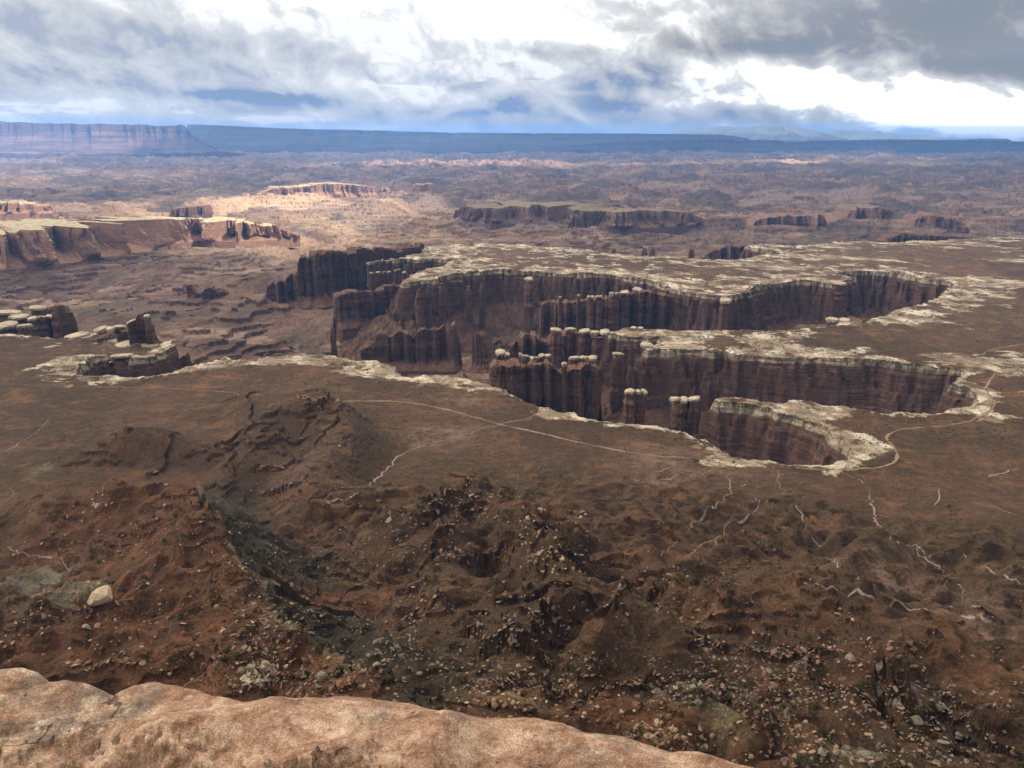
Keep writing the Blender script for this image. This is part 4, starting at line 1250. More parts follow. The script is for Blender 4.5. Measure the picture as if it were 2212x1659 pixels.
def fin(name, label, cat, tops, bases, zb, thick, mat, group=None, col_amp=0.16, col_len=26.0, jag=2.5, talus=0.16, levels=26, du=None, sink=45.0, kind=None, flat=False, seed=0, thick_end=None, flare=1.7):
    """A wall of rock: its skyline from picture places (tops), its foot from places on the level zb."""
    tops = np.array(tops, float)
    bases = np.array(bases, float)
    px = np.linspace(tops[0, 0], tops[-1, 0], 800)
    pt = np.interp(px, tops[:, 0], tops[:, 1])
    pb = np.interp(px, bases[:, 0], bases[:, 1])
    bx, by = P(px, pb, zb)
    s = np.concatenate([[0], np.cumsum(np.hypot(np.diff(bx), np.diff(by)))])
    r = np.hypot(bx, by)
    zt = z_at(px, pt, r + 0.15 * thick)
    du = du or max(1.2, s[-1] / 420)
    n = int(s[-1] / du) + 8
    ss = np.linspace(0, s[-1], n)
    bx, by, zt, r = (np.interp(ss, s, q) for q in (bx, by, zt, r))
    tx, ty = np.gradient(bx), np.gradient(by)
    k = max(3, n // 20)
    ker = np.ones(2 * k + 1) / (2 * k + 1)
    tx = np.convolve(np.pad(tx, k, 'edge'), ker, 'valid')
    ty = np.convolve(np.pad(ty, k, 'edge'), ker, 'valid')
    tl = np.hypot(tx, ty)
    nx, ny = ty / tl, -tx / tl                       # towards the viewer
    flip = np.sign(-(nx * bx + ny * by))
    nx, ny = nx * flip, ny * flip
    u = ss / s[-1]
    endt = np.clip(1 - np.abs(2 * u - 1) ** (10 if thick > s[-1] * 0.3 else 14), 0, 1) ** 0.5
    tk = thick if thick_end is None else np.interp(u, [0, 0.35, 0.62, 1], [thick, 0.85 * thick, 0.42 * thick, thick_end])
    th = tk * (0.35 + 0.65 * endt) * np.minimum(1, 0.5 + endt)
    zt = zt + jag * np.clip(loft_noise(ss, ss * 0 + 11 + seed * 37, max(120.0, du * 60), T_FBM2 if du < 12 else T_FBM), -2, 1.3) * (1.0 if not flat else 0.4)
    H = zt - zb
    lev = np.linspace(0, 1, levels) ** 1.0
    cols = loft_noise(ss, ss * 0 + seed * 71 + 5, col_len * 8, T_RIDGE if du < 12 else T_MID)
    cols = 0.35 * cols + 0.65 * np.round(cols * 1.4) / 1.4
    smk = min(1.0, 3.0 / du)
    rows = []
    zs = []
    colk = col_amp * min(thick, 60.0)
    for side in (1, -1):
        Ls = lev if side == 1 else lev[::-1]
        for q in Ls:
            z = zb + H * q
            low = smoothstep(talus * 1.6, 0.0, q)
            shape = 1.0 - 0.10 * q + 0.0
            cc = colk * (cols + 0.45 * loft_noise(ss * 1.0, z * 0.25 + side * 400 + seed * 31, col_len * 5, T_FBM if du < 12 else T_SOFT)) * smoothstep(0.0, talus + 0.06, q)
            st = smk * 0.05 * min(thick, 40) * loft_noise(ss * 0.15 + seed * 50, z * 1.0 + side * 13, 160.0, T_FBM2)
            off = side * (th * 0.5 * shape) + side * (cc + st) * (0.3 + 0.7 * endt) + side * low * H * talus * flare
            rows.append(off)
            zs.append(z)
    off = np.array(rows)
    zs = np.array(zs)
    # the foot in the picture is the foot of the near side
    cx = bx - nx * tk * 0.5
    cy = by - ny * tk * 0.5
    zs[0] -= sink
    zs[-1] -= sink
    X = cx + nx * off
    Y = cy + ny * off
    # flat tops get rows across
    top_rows = 10 if thick > 30 else 4
    a, b = levels - 1, levels
    tX, tY, tZ = [], [], []
    for q in np.linspace(0, 1, top_rows + 2)[1:-1]:
        tX.append(X[a] * (1 - q) + X[b] * q)
        tY.append(Y[a] * (1 - q) + Y[b] * q)
        ridge = (0.04 * min(thick, 50) * math.sin(math.pi * q)) + 0.5 * jag * smk * loft_noise(tX[-1], tY[-1], 90.0, T_FBM) * math.sin(math.pi * q)
        tZ.append(zs[a] * (1 - q) + zs[b] * q + ridge)
    X = np.concatenate([X[:b], np.array(tX), X[b:]])
    Y = np.concatenate([Y[:b], np.array(tY), Y[b:]])
    Z = np.concatenate([zs[:b], np.array(tZ), zs[b:]])
    nr = len(X)
    v = np.stack([X, Y, Z], -1).reshape(-1, 3)
    f = grid_faces(nr, n)
    # end caps
    def cap_end(j):
        c = len(v2)
        v2.append([X[:, j].mean(), Y[:, j].mean(), Z[:, j].mean()])
        i = np.arange(nr - 1)
        return np.stack([np.full(nr - 1, c), i * n + j, (i + 1) * n + j], 1)
    v2 = list(v)
    e0 = cap_end(0)
    e1 = cap_end(n - 1)[:, ::-1]
    o = mesh_obj(name, np.array(v2), [f, e0, e1], mat)
    if kind:
        o['kind'] = kind
    if label:
        tag(o, label, cat, group)
    return o


def ring_loft(rings):
    """rings: list of (m,3) arrays; closed with a point on top and below."""
    m = len(rings[0])
    v = np.concatenate(rings + [rings[0].mean(0, keepdims=True), rings[-1].mean(0, keepdims=True)])
    f = grid_faces(len(rings), m, True)
    a = len(rings) * m
    j = np.arange(m)
    b0 = np.stack([np.full(m, a), (j + 1) % m, j], 1)
    t = (len(rings) - 1) * m
    t0 = np.stack([np.full(m, a + 1), t + j, t + (j + 1) % m], 1)
    return v, [f, b0, t0]


def blob_outline(m, seed, rough=0.22):
    g = np.random.default_rng(seed)
    a = np.linspace(0, 2 * math.pi, m, endpoint=False)
    q = np.ones(m)
    for k in range(2, 8):
        q += rough / k ** 0.8 * np.cos(k * a + g.uniform(0, 6.28)) * g.uniform(0.5, 1.3)
    return a, q


def cap_block(cx, cy, zt, w, d, h, seed, ang):
    g = np.random.default_rng(seed + 5)
    m = int(g.integers(7, 11))
    a = np.sort((np.arange(m) + g.uniform(-0.3, 0.3, m)) / m * 2 * math.pi)
    q = g.uniform(0.82, 1.12, m)
    q = q / (np.abs(np.cos(a)) ** 3 + np.abs(np.sin(a)) ** 3) ** (1 / 3)
    tx, ty = g.normal(0, 0.10, 2)
    rings = []
    for z, k in ((-1.0, 0.70), (-0.62, 0.76), (-0.56, 0.90), (-0.36, 0.93), (-0.32, 0.84), (-0.12, 0.86), (-0.03, 0.74), (0.02, 0.45)):
        x = np.cos(a) * q * k * w / 2 * (1 + 0.03 * g.standard_normal(m))
        y = np.sin(a) * q * k * d / 2 * (1 + 0.03 * g.standard_normal(m))
        rings.append(np.stack([cx + x * math.cos(ang) - y * math.sin(ang), cy + x * math.sin(ang) + y * math.cos(ang), zt + z * h + (x * tx + y * ty) + 0.02 * h * g.standard_normal(m)], 1))
    return ring_loft(rings)


def cap_mesh(cx, cy, zt, w, d, h, seed, ang):
    """One to three angular slabs of the pale rim bed, broken and a little displaced."""
    g = np.random.default_rng(seed + 77)
    V, Fq = [], {3: [], 4: []}
    base = 0
    n = int(g.choice([1, 1, 2])) if w > 14 else 1
    for k in range(n):
        if n == 1:
            ox, ww, dd, hh, dz = 0.0, w, d, h, 0.0
        else:
            ox = ((k + 0.5) / n - 0.5) * w
            ww, dd, hh, dz = w / n * g.uniform(1.0, 1.25), d * g.uniform(0.75, 1.05), h * g.uniform(0.85, 1.1), -h * g.uniform(0, 0.22)
        v, f = cap_block(cx + ox * math.cos(ang), cy + ox * math.sin(ang), zt + dz, ww, dd, hh, seed + 31 * k, ang + g.normal(0, 0.2))
        V.append(v)
        for q in f:
            Fq[q.shape[1]].append(q + base)
        base += len(v)
    return np.concatenate(V), [np.concatenate(Fq[4]), np.concatenate(Fq[3])]


TOWER_N = [0]


def tower(name, label, px, py, wpx, cap=True, r=None, ztop=-368.0, zb=-512.0, depth=1.25, group=None, taper=1.35, caph=None, mat=None):
    """A free-standing pillar; the top at a picture place, with or without a pale capstone."""
    TOWER_N[0] += 1
    seed = 100 + TOWER_N[0] * 13
    x, y, d = ray(px, py)
    h = math.hypot(x, y)
    if r is None:
        r = ztop / (d / h)
    else:
        ztop = r * d / h
    cx, cy = x / h * r, y / h * r
    dist = math.hypot(r, ztop)
    w = wpx / FPX * dist
    ang = math.atan2(-cx, cy) + 0.15 * math.sin(seed)
    ch = caph if caph else min(9.0, 0.26 * w + 3.0) * (0.8 + 0.45 * ((TOWER_N[0] * 0.618) % 1))
    zc = ztop - (ch * 0.93 if cap else 0)
    m = 36
    a, q = blob_outline(m, seed, 0.16)
    q = q * 0.92 / (np.abs(np.cos(a)) ** 4 + np.abs(np.sin(a)) ** 4) ** 0.25
    g = np.random.default_rng(seed)
    rings = []
    nl = 26
    colj = np.interp(a, np.linspace(0, 6.2832, 15), np.append(g.uniform(0.86, 1.10, 14), 1.0))
    for i, t in enumerate(np.linspace(0, 1, nl)):
        z = zb - 30 + (zc - zb + 30) * t
        k = taper + (1 - taper) * t ** 0.8
        if t < 0.16:
            k += (0.16 - t) * 4.5
        if not cap and t > 0.9:
            k *= 1 - (t - 0.9) * 3.5
        st = 1 + 0.07 * g.standard_normal() + (0.10 if (i // 4) % 2 else 0.0)
        qq = q * (colj if t > 0.1 else 1) * st * (1 + 0.035 * g.standard_normal(m))
        bw, bd = 0.90 * w / 2 * k, 0.90 * w * depth / 2 * k
        X = np.cos(a) * qq * bw
        Y = np.sin(a) * qq * bd
        lean = (1 - t) * w * 0.18 * math.sin(seed * 1.7)
        X = X + lean
        rings.append(np.stack([cx + X * math.cos(ang) - Y * math.sin(ang), cy + X * math.sin(ang) + Y * math.cos(ang), np.full(m, z) + 0.4 * g.standard_normal(m)], 1))
    v, f = ring_loft(rings)
    o = mesh_obj(name, v, f, mat or M_BUTTE)
    tag(o, label, 'rock tower', group)
    if cap:
        v, f = cap_mesh(cx, cy, ztop, w * 1.12, w * depth * 1.12, ch, seed, ang)
        mesh_obj('capstone', v, f, M_PALE, o)
    return o


# fins and buttes standing on the canyon floor
fin('rock_fin', 'long jagged dark red fin standing alone on the canyon floor between the two rims', 'rock fin',
    [(778, 760), (780, 751), (792, 749), (805, 744), (812, 751), (815, 721), (837, 719), (847, 726), (860, 717), (877, 722), (894, 726), (910, 709), (924, 712), (950, 712), (959, 701), (967, 701), (972, 707), (984, 702), (988, 714), (994, 751), (998, 795)],
    [(778, 800), (1000, 800)], -510, 26, M_BUTTE, seed=1)
fin('rock_fin', 'leaning dark red fin with a sloping crest next to the long jagged fin', 'rock fin',
    [(1019, 770), (1021, 735), (1023, 718), (1036, 718), (1042, 724), (1050, 742), (1058, 760), (1064, 772), (1072, 790)], [(1015, 802), (1075, 812)], -510, 24, M_BUTTE, seed=2)
fin('rock_fin', 'wedge of dark red rock rising behind the row of capped towers', 'rock fin',
    [(1095, 775), (1110, 750), (1122, 733), (1140, 722), (1158, 722), (1162, 738), (1185, 742), (1200, 720), (1310, 722), (1400, 735)], [(1090, 800), (1400, 790)], -510, 40, M_BUTTE, seed=3)
fin('rock_fin', 'low dark wall joining the feet of the front-row capped towers', 'rock fin',
    [(1060, 792), (1075, 782), (1100, 786), (1125, 792), (1150, 786), (1185, 782), (1200, 800), (1215, 806), (1235, 792), (1285, 788), (1300, 806)], [(1058, 960), (1302, 950)], -510, 34, M_BUTTE, seed=31)
fin('rock_fin', 'dark stepped wall falling away beside the split promontory', 'rock fin',
    [(296, 704), (306, 694), (318, 686), (333, 690), (340, 706), (346, 714), (350, 738), (356, 744), (360, 775), (364, 800)], [(294, 905), (366, 905)], -510, 30, M_BUTTE, seed=32)
fin('rock_fin', 'dark wall under the slab-capped cluster at the end of the bench', 'rock fin',
    [(-60, 700), (-40, 692), (0, 686), (60, 690), (100, 684), (116, 668), (126, 660), (136, 662), (150, 674), (158, 686), (163, 705)], [(-60, 770), (164, 767)], -510, 46, M_BUTTE, seed=33)
fin('rock_fin', 'dark wall beneath the knobbly caps of the split promontory', 'rock fin',
    [(196, 742), (206, 732), (225, 729), (250, 728), (264, 726), (280, 716), (300, 713), (322, 720), (335, 744)], [(196, 887), (336, 887)], -510, 40, M_BUTTE, seed=34)
fin('butte', 'chunky dark block butte with a pale top over the shaded alcove by the near rim', 'butte',
    [(166, 800), (172, 790), (180, 779), (210, 772), (250, 775), (285, 773), (330, 768), (350, 770), (357, 786), (364, 806)], [(164, 936), (366, 936)], -510, 120, M_RIMBLOCK, seed=35, jag=1.5)
fin('butte', 'squat broken butte beside a thin leaning tower on the basin floor', 'butte',
    [(436, 648), (438, 634), (446, 624), (458, 623), (464, 627), (474, 629), (490, 632), (492, 645), (494, 656)], [(434, 661), (496, 661)], -512, 34, M_BUTTE, seed=4)
fin('rock_tower', 'thin leaning red tower beside the squat broken butte', 'rock tower',
    [(405, 640), (407, 618), (412, 616), (418, 625), (424, 632), (429, 655)], [(404, 659), (430, 660)], -512, 18, M_BUTTE, seed=5)
fin('butte', 'huge dark red stepped butte with a ragged crest at the end of the pale peninsula', 'butte',
    [(576, 640), (580, 622), (592, 614), (600, 616), (608, 606), (622, 602), (628, 596), (648, 595), (650, 570), (655, 558), (668, 556), (672, 562), (686, 548), (705, 544), (735, 545), (760, 546), (790, 537), (800, 541), (830, 538), (862, 541), (900, 533), (925, 528)],
    [(575, 668), (690, 664), (760, 650), (925, 610)], -510, 46, M_BUTTE, seed=6, jag=3.5)
fin('rock_fin', 'broad columned red wall jutting from below the pale peninsula tip', 'rock fin',
    [(728, 660), (732, 640), (745, 633), (765, 632), (790, 628), (815, 634), (835, 622), (858, 618), (880, 616)], [(726, 712), (800, 703), (880, 690)], -505, 34, M_BUTTE, seed=7)
fin('rock_fin', 'dark wall carrying a row of small pale capstones under the butte crest', 'rock fin',
    [(740, 590), (770, 580), (800, 570), (850, 566), (890, 563), (930, 558)], [(740, 648), (930, 632)], -505, 40, M_BUTTE, seed=8)
fin('rock_fin', 'long dark promontory wall with small capped pinnacles in the middle canyon', 'rock fin',
    [(1166, 690), (1169, 662), (1180, 656), (1230, 654), (1290, 650), (1340, 641), (1390, 632), (1440, 640)], [(1164, 745), (1440, 745)], -505, 40, M_BUTTE, seed=9)
fin('rock_fin', 'dark headland wall with a ragged top at the foot of the distant pale bench', 'rock fin',
    [(1518, 556), (1524, 548), (1534, 543), (1550, 540), (1562, 534), (1580, 530), (1600, 531), (1640, 534), (1690, 540)], [(1516, 566), (1690, 566)], -500, 60, M_BUTTE, seed=10)
fin('rock_fin', 'low dark wall at the outer edge of the distant bench', 'rock fin',
    [(1908, 522), (1920, 512), (1934, 506), (1950, 504), (1984, 507), (2030, 509), (2070, 511), (2120, 514)], [(1905, 534), (2120, 530)], -500, 80, M_BUTTE, seed=11)
# mesas in the basin
fin('mesa', 'large sunlit red mesa with a flat grassy top and shaded recesses', 'mesa',
    [(-260, 505), (-120, 503), (0, 500), (30, 495), (48, 502), (62, 492), (83, 489), (163, 486), (200, 484), (230, 481), (277, 477), (287, 472), (333, 470), (423, 471), (493, 475), (520, 477), (560, 481), (573, 486), (593, 481), (603, 484), (610, 492), (630, 499), (652, 508)],
    [(-260, 590), (0, 582), (50, 577), (150, 566), (285, 551), (320, 532), (430, 519), (520, 522), (655, 514)], -512, 620, M_MESA, col_amp=1.2, col_len=110, jag=3.0, talus=0.26, levels=30, flat=True, seed=12, thick_end=90)
fin('mesa', 'long flat mesa in cloud shade with red buttressed walls in mid basin', 'mesa',
    [(968, 462), (985, 448), (998, 436), (1004, 442), (1037, 447), (1114, 444), (1164, 442), (1180, 444), (1240, 444), (1250, 449), (1304, 454), (1354, 452), (1437, 453), (1474, 454), (1500, 462), (1522, 480)],
    [(966, 472), (1065, 484), (1200, 481), (1250, 491), (1340, 496), (1474, 487), (1524, 484)], -535, 520, M_MESA2, col_amp=0.9, col_len=150, jag=3, talus=0.28, levels=26, flat=True, seed=13, thick_end=150)
fin('mesa', 'dark steep-walled mesa with an even top, the lower one of a near pair', 'mesa',
    [(1619, 488), (1631, 477), (1647, 469), (1674, 467), (1687, 466), (1727, 467), (1757, 467), (1784, 466), (1792, 486)], [(1617, 497), (1794, 499)], -535, 220, M_MESA2, col_amp=0.5, col_len=90, talus=0.2, seed=14)
fin('butte', 'tall dark block-shaped butte behind the even-topped mesa', 'butte',
    [(1794, 480), (1807, 472), (1826, 472), (1834, 452), (1847, 448), (1867, 451), (1891, 446), (1924, 452), (1934, 466), (1942, 480)], [(1792, 486), (1944, 486)], -535, 260, M_MESA2, col_amp=0.5, col_len=90, talus=0.22, seed=15)
fin('butte', 'ragged dark butte with long talus slopes near the distant bench edge', 'butte',
    [(1965, 484), (1977, 469), (1988, 470), (2007, 464), (2028, 467), (2041, 473), (2061, 471), (2070, 478), (2084, 487), (2103, 502)], [(1960, 503), (2106, 505)], -530, 200, M_MESA2, col_amp=0.5, col_len=80, jag=5, talus=0.24, seed=16)
fin('mesa', 'sunlit red ridge mesa standing beyond the bright gorge', 'mesa',
    [(560, 425), (575, 414), (587, 410), (600, 403), (620, 405), (660, 402), (690, 397), (737, 396), (770, 399), (790, 401), (815, 405), (822, 413)], [(558, 433), (824, 424)], -545, 260, M_MESA, col_amp=0.6, col_len=130, talus=0.3, seed=17)
fin('butte', 'small sunlit blocky butte at the far end of the ridge mesa', 'butte',
    [(880, 415), (890, 402), (897, 397), (912, 399), (926, 396), (934, 398), (938, 412)], [(878, 421), (940, 421)], -545, 200, M_MESA, col_amp=0.5, col_len=90, talus=0.25, seed=18)
fin('butte', 'tiny cone-shaped butte between the ridge mesa and the blocky butte', 'butte',
    [(816, 416), (826, 407), (834, 406), (842, 416)], [(814, 419), (844, 419)], -545, 120, M_MESA, talus=0.3, seed=19)
fin('butte', 'pale sunlit ledge butte at the end of the grassy mesa top', 'butte',
    [(-160, 440), (-60, 438), (0, 440), (20, 436), (50, 441), (75, 444), (100, 448), (106, 456)], [(-160, 462), (108, 461)], -500, 160, M_MESA, col_amp=0.5, col_len=80, talus=0.25, seed=20)
fin('butte', 'reddish spur butte standing in front of the long shaded mesa', 'butte',
    [(1224, 492), (1232, 474), (1240, 464), (1246, 470), (1252, 466), (1258, 494)], [(1222, 498), (1260, 499)], -535, 90, M_MESA2, talus=0.25, seed=21)
fin('butte', 'shaded low ledge butte in the sunlit flats beyond the big mesa', 'butte',
    [(366, 462), (376, 450), (400, 448), (440, 446), (446, 462)], [(364, 470), (448, 470)], -530, 140, M_MESA2, col_amp=0.4, col_len=70, talus=0.2, seed=22)
# far escarpments
fin('distant_mesa', 'long purple escarpment with a banded cliff and talus under the clouds', 'mesa',
    [(-500, 258), (-200, 260), (0, 262), (60, 265), (130, 267), (250, 268), (370, 272), (388, 272), (394, 268), (406, 270), (411, 279), (425, 295), (450, 310), (475, 321)], [(-500, 342), (490, 334)], -545, 2200, M_FAR, col_amp=1.8, col_len=1100, jag=8, talus=0.50, levels=34, du=30, sink=60, seed=23, flare=2.6)
fin('distant_mesa', 'low dark shelf at the foot of the purple escarpment', 'mesa',
    [(-400, 330), (100, 331), (300, 333), (420, 329), (480, 327), (522, 331), (528, 338)], [(-400, 345), (530, 341)], -548, 900, M_FAR, col_amp=2.0, col_len=400, jag=8, talus=0.3, du=20, sink=60, seed=24)
fin('distant_mesa', 'deep blue plateau running along the horizon behind the needles', 'mesa',
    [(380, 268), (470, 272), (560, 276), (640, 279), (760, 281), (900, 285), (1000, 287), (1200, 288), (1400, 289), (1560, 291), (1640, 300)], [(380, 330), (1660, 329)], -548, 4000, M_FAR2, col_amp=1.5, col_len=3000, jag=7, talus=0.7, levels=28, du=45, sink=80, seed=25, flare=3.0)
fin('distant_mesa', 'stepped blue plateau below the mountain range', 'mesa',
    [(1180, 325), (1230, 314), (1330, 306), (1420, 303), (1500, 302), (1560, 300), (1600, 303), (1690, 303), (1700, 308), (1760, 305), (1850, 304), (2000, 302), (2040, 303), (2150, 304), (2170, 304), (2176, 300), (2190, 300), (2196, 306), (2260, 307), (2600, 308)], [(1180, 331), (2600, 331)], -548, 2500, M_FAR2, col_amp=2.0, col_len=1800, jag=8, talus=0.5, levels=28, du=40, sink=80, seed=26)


def mountain(tops, r, seed):
    tops = np.array(tops, float)
    n = 260
    px = np.linspace(tops[0, 0], tops[-1, 0], n)
    pt = np.interp(px, tops[:, 0], tops[:, 1])
    x, y, d = ray(px, pt)
    h = np.hypot(x, y)
    zt = r * d / h
    zb = -560.0
    rows = []
    for q in np.linspace(-1, 1, 41):
        k = (1 - abs(q)) ** 1.1
        rr = r + q * 4500
        z = zb + (zt - zb) * k
        X, Y = x / h * rr, y / h * rr
        z = z + 60 * samp(T_RIDGE, X.astype(F), Y.astype(F), 9000, 0.3 + seed) * min(1, 4 * (1 - abs(q))) * (0.35 if abs(q) < 0.04 else 1)
        rows.append(np.stack([X, Y, z], 1))
    structure(mesh_obj('mountains', np.concatenate(rows), grid_faces(41, n), M_MOUNT))


mountain([(1380, 330), (1430, 294), (1474, 283), (1514, 276), (1554, 272), (1590, 276), (1640, 300), (1680, 330)], 43000, 0)
mountain([(1480, 330), (1541, 290), (1591, 276), (1634, 272), (1707, 272), (1741, 278), (1774, 283), (1824, 298), (1880, 330)], 40000, 1)
mountain([(1680, 330), (1774, 286), (1807, 281), (1857, 279), (1907, 287), (1974, 292), (2040, 300), (2300, 306), (2500, 330)], 45000, 2)

# capped towers: (x, y of the top, width) in the picture
CAPPED = [
    (1081, 758, 21, 'tall pillar with a rounded pale capstone, first of the front row from the leaning fin'),
    (1096, 763, 11, 'slim pillar with a small pale cap pressed against the first front-row tower'),
    (1124, 763, 9, 'narrow capped spire at the start of the four-cap cluster'),
    (1134, 767, 20, 'pillar with a broad flat pale cap in the four-cap cluster'),
    (1154, 770, 17, 'low capped pillar in the middle of the four-cap cluster'),
    (1169, 766, 14, 'pillar with a two-layered cap in the four-cap cluster'),
    (1183, 766, 15, 'overhanging capped pillar that ends the four-cap cluster'),
    (1219, 783, 12, 'short capped stub leaning on the block tower with three joined caps'),
    (1240, 770, 26, 'wide block tower with the first of three joined caps'),
    (1261, 770, 17, 'block tower with the middle of three joined caps'),
    (1280, 770, 21, 'block tower with the end of three joined caps'),
    (1336, 762, 24, 'lone capped tower below the pale promontory slabs'),
    (1202, 710, 24, 'outermost capped tower of the upper promontory row'),
    (1231, 708, 24, 'capped tower with a notched flat cap in the upper promontory row'),
    (1263, 712, 26, 'capped tower with a thick cap in the upper promontory row'),
    (1296, 713, 38, 'tower with a long slab cap joining the pale promontory'),
    (1376, 705, 26, 'stack of two pale blocks behind the promontory tip'),
    (1398, 742, 28, 'detached pale slab pillar beneath the promontory tip'),
    (1143, 600, 20, 'solitary capped tower in the middle of the wide amphitheatre'),
    (1210, 640, 8, 'tiny capped pinnacle on the dark promontory wall'),
    (1250, 636, 6, 'thin needle with a dot of pale cap on the dark promontory wall'),
    (1276, 638, 14, 'small capped pinnacle near the needle on the dark promontory wall'),
    (1294, 638, 14, 'small capped pinnacle paired with another on the dark promontory wall'),
    (1328, 631, 20, 'low tower under a thin pale slab on the promontory ridge'),
    (1350, 629, 20, 'low tower under the middle pale slab on the promontory ridge'),
    (1378, 623, 22, 'low tower under the highest pale slab of the promontory ridge'),
    (1567, 646, 24, 'tall round-headed pillar against the dark wall of the far canyon'),
    (1812, 609, 34, 'massive tower with an overhanging layered cap in the far canyon'),
    (1800, 687, 26, 'square pale block tower at the near lip of the far canyon'),
    (1826, 689, 22, 'smaller pale block beside the square block at the far canyon lip'),
    (1360, 842, 24, 'twin-headed pillar with a rough green-grey cap near the close rim'),
    (1385, 842, 22, 'pale-headed pillar joined to the rough twin near the close rim'),
    (1468, 858, 34, 'squat capped pillar between the twins and the long pale ledge'),
    (1500, 858, 26, 'cracked capped pillar with a tilted slab next to the long pale ledge'),
    (20, 672, 46, 'broad double slab tower at the outer end of the capped cluster'),
    (42, 681, 34, 'tower with a bright slab cap in the middle of the outer cluster'),
    (16, 698, 40, 'low humped capped tower in front of the outer cluster'),
    (52, 701, 28, 'low capped tower with a square head in front of the outer cluster'),
    (83, 662, 32, 'tower under the highest slab of the outer cluster'),
    (82, 683, 34, 'flat-capped tower below the highest slab of the outer cluster'),
    (108, 681, 15, 'small capped pillar against the red wall of the outer cluster'),
    (228, 706, 32, 'knobbly capped tower at the back of the split promontory'),
    (258, 703, 24, 'capped tower with an upturned slab on the split promontory'),
    (294, 692, 42, 'tallest capped tower of the split promontory'),
    (318, 681, 13, 'pinnacle with a tiny cap behind the split promontory'),
    (314, 729, 48, 'wide tower under a long cream slab on the split promontory'),
    (276, 741, 44, 'tower with a cracked cream slab over the shaded alcove'),
    (325, 743, 34, 'tower with a thick cream block over the shaded alcove'),
    (266, 765, 44, 'cream-capped buttress bulging above the shaded alcove'),
    (165, 722, 44, 'flat cream table rock on the bench by the split promontory'),
]
for px, py, w, lab in CAPPED:
    tower('capped_tower', lab, px, py, w, True, group='towers with pale capstones below the rim')
for k, (px, py) in enumerate(((800, 566), (815, 563), (832, 561), (850, 559), (868, 557), (802, 588), (816, 587), (829, 586), (840, 586), (858, 582), (872, 587))):
    lab = ['end pinnacle of the upper cap row on the butte wall', 'second pinnacle of the upper cap row on the butte wall', 'middle pinnacle of the upper cap row on the butte wall', 'fourth pinnacle of the upper cap row, by the pale bench',
           'last pinnacle of the upper cap row, touching the pale bench', 'outer bead-like pinnacle of the lower cap row on the butte wall', 'second bead-like pinnacle of the lower cap row', 'third bead-like pinnacle of the lower cap row',
           'fourth bead-like pinnacle of the lower cap row', 'largest round-capped pinnacle of the lower cap row', 'small pinnacle ending the lower cap row'][k]
    tower('capped_tower', lab, px, py, 15 if k < 5 else (14 if k == 9 else 9), True, group='towers with pale capstones below the rim', ztop=-372 if k < 5 else -384)
BARE = [
    (718, 708, 11, 1880, 'single slender red spire on the canyon floor near the rim'),
    (127, 659, 26, 1990, 'tall bare red tower at the end of the outer capped cluster'),
    (150, 674, 17, 1990, 'shorter bare red tower beside the tall one of the outer cluster'),
    (1494, 537, 13, 2900, 'small dark cone spire by the dark headland wall'),
    (1392, 536, 12, 3000, 'first of two stubby spires beyond the pale bench'),
    (1410, 536, 12, 3000, 'second of two stubby spires beyond the pale bench'),
    (1326, 538, 14, 2990, 'isolated stubby spire beyond the pale bench'),
    (925, 618, 12, 2150, 'bare red column below the pale peninsula'),
    (905, 625, 14, 2130, 'stout bare red column nearest the peninsula tip'),
    (955, 612, 14, 2180, 'tall bare red column on the amphitheatre wall'),
    (1012, 618, 13, 2230, 'detached bare column halfway round the amphitheatre'),
    (1042, 612, 11, 2250, 'short bare column on the amphitheatre wall'),
]
for px, py, w, r, lab in BARE:
    tower('rock_tower', lab, px, py, w, False, r=r, group='bare red rock towers', taper=1.5)


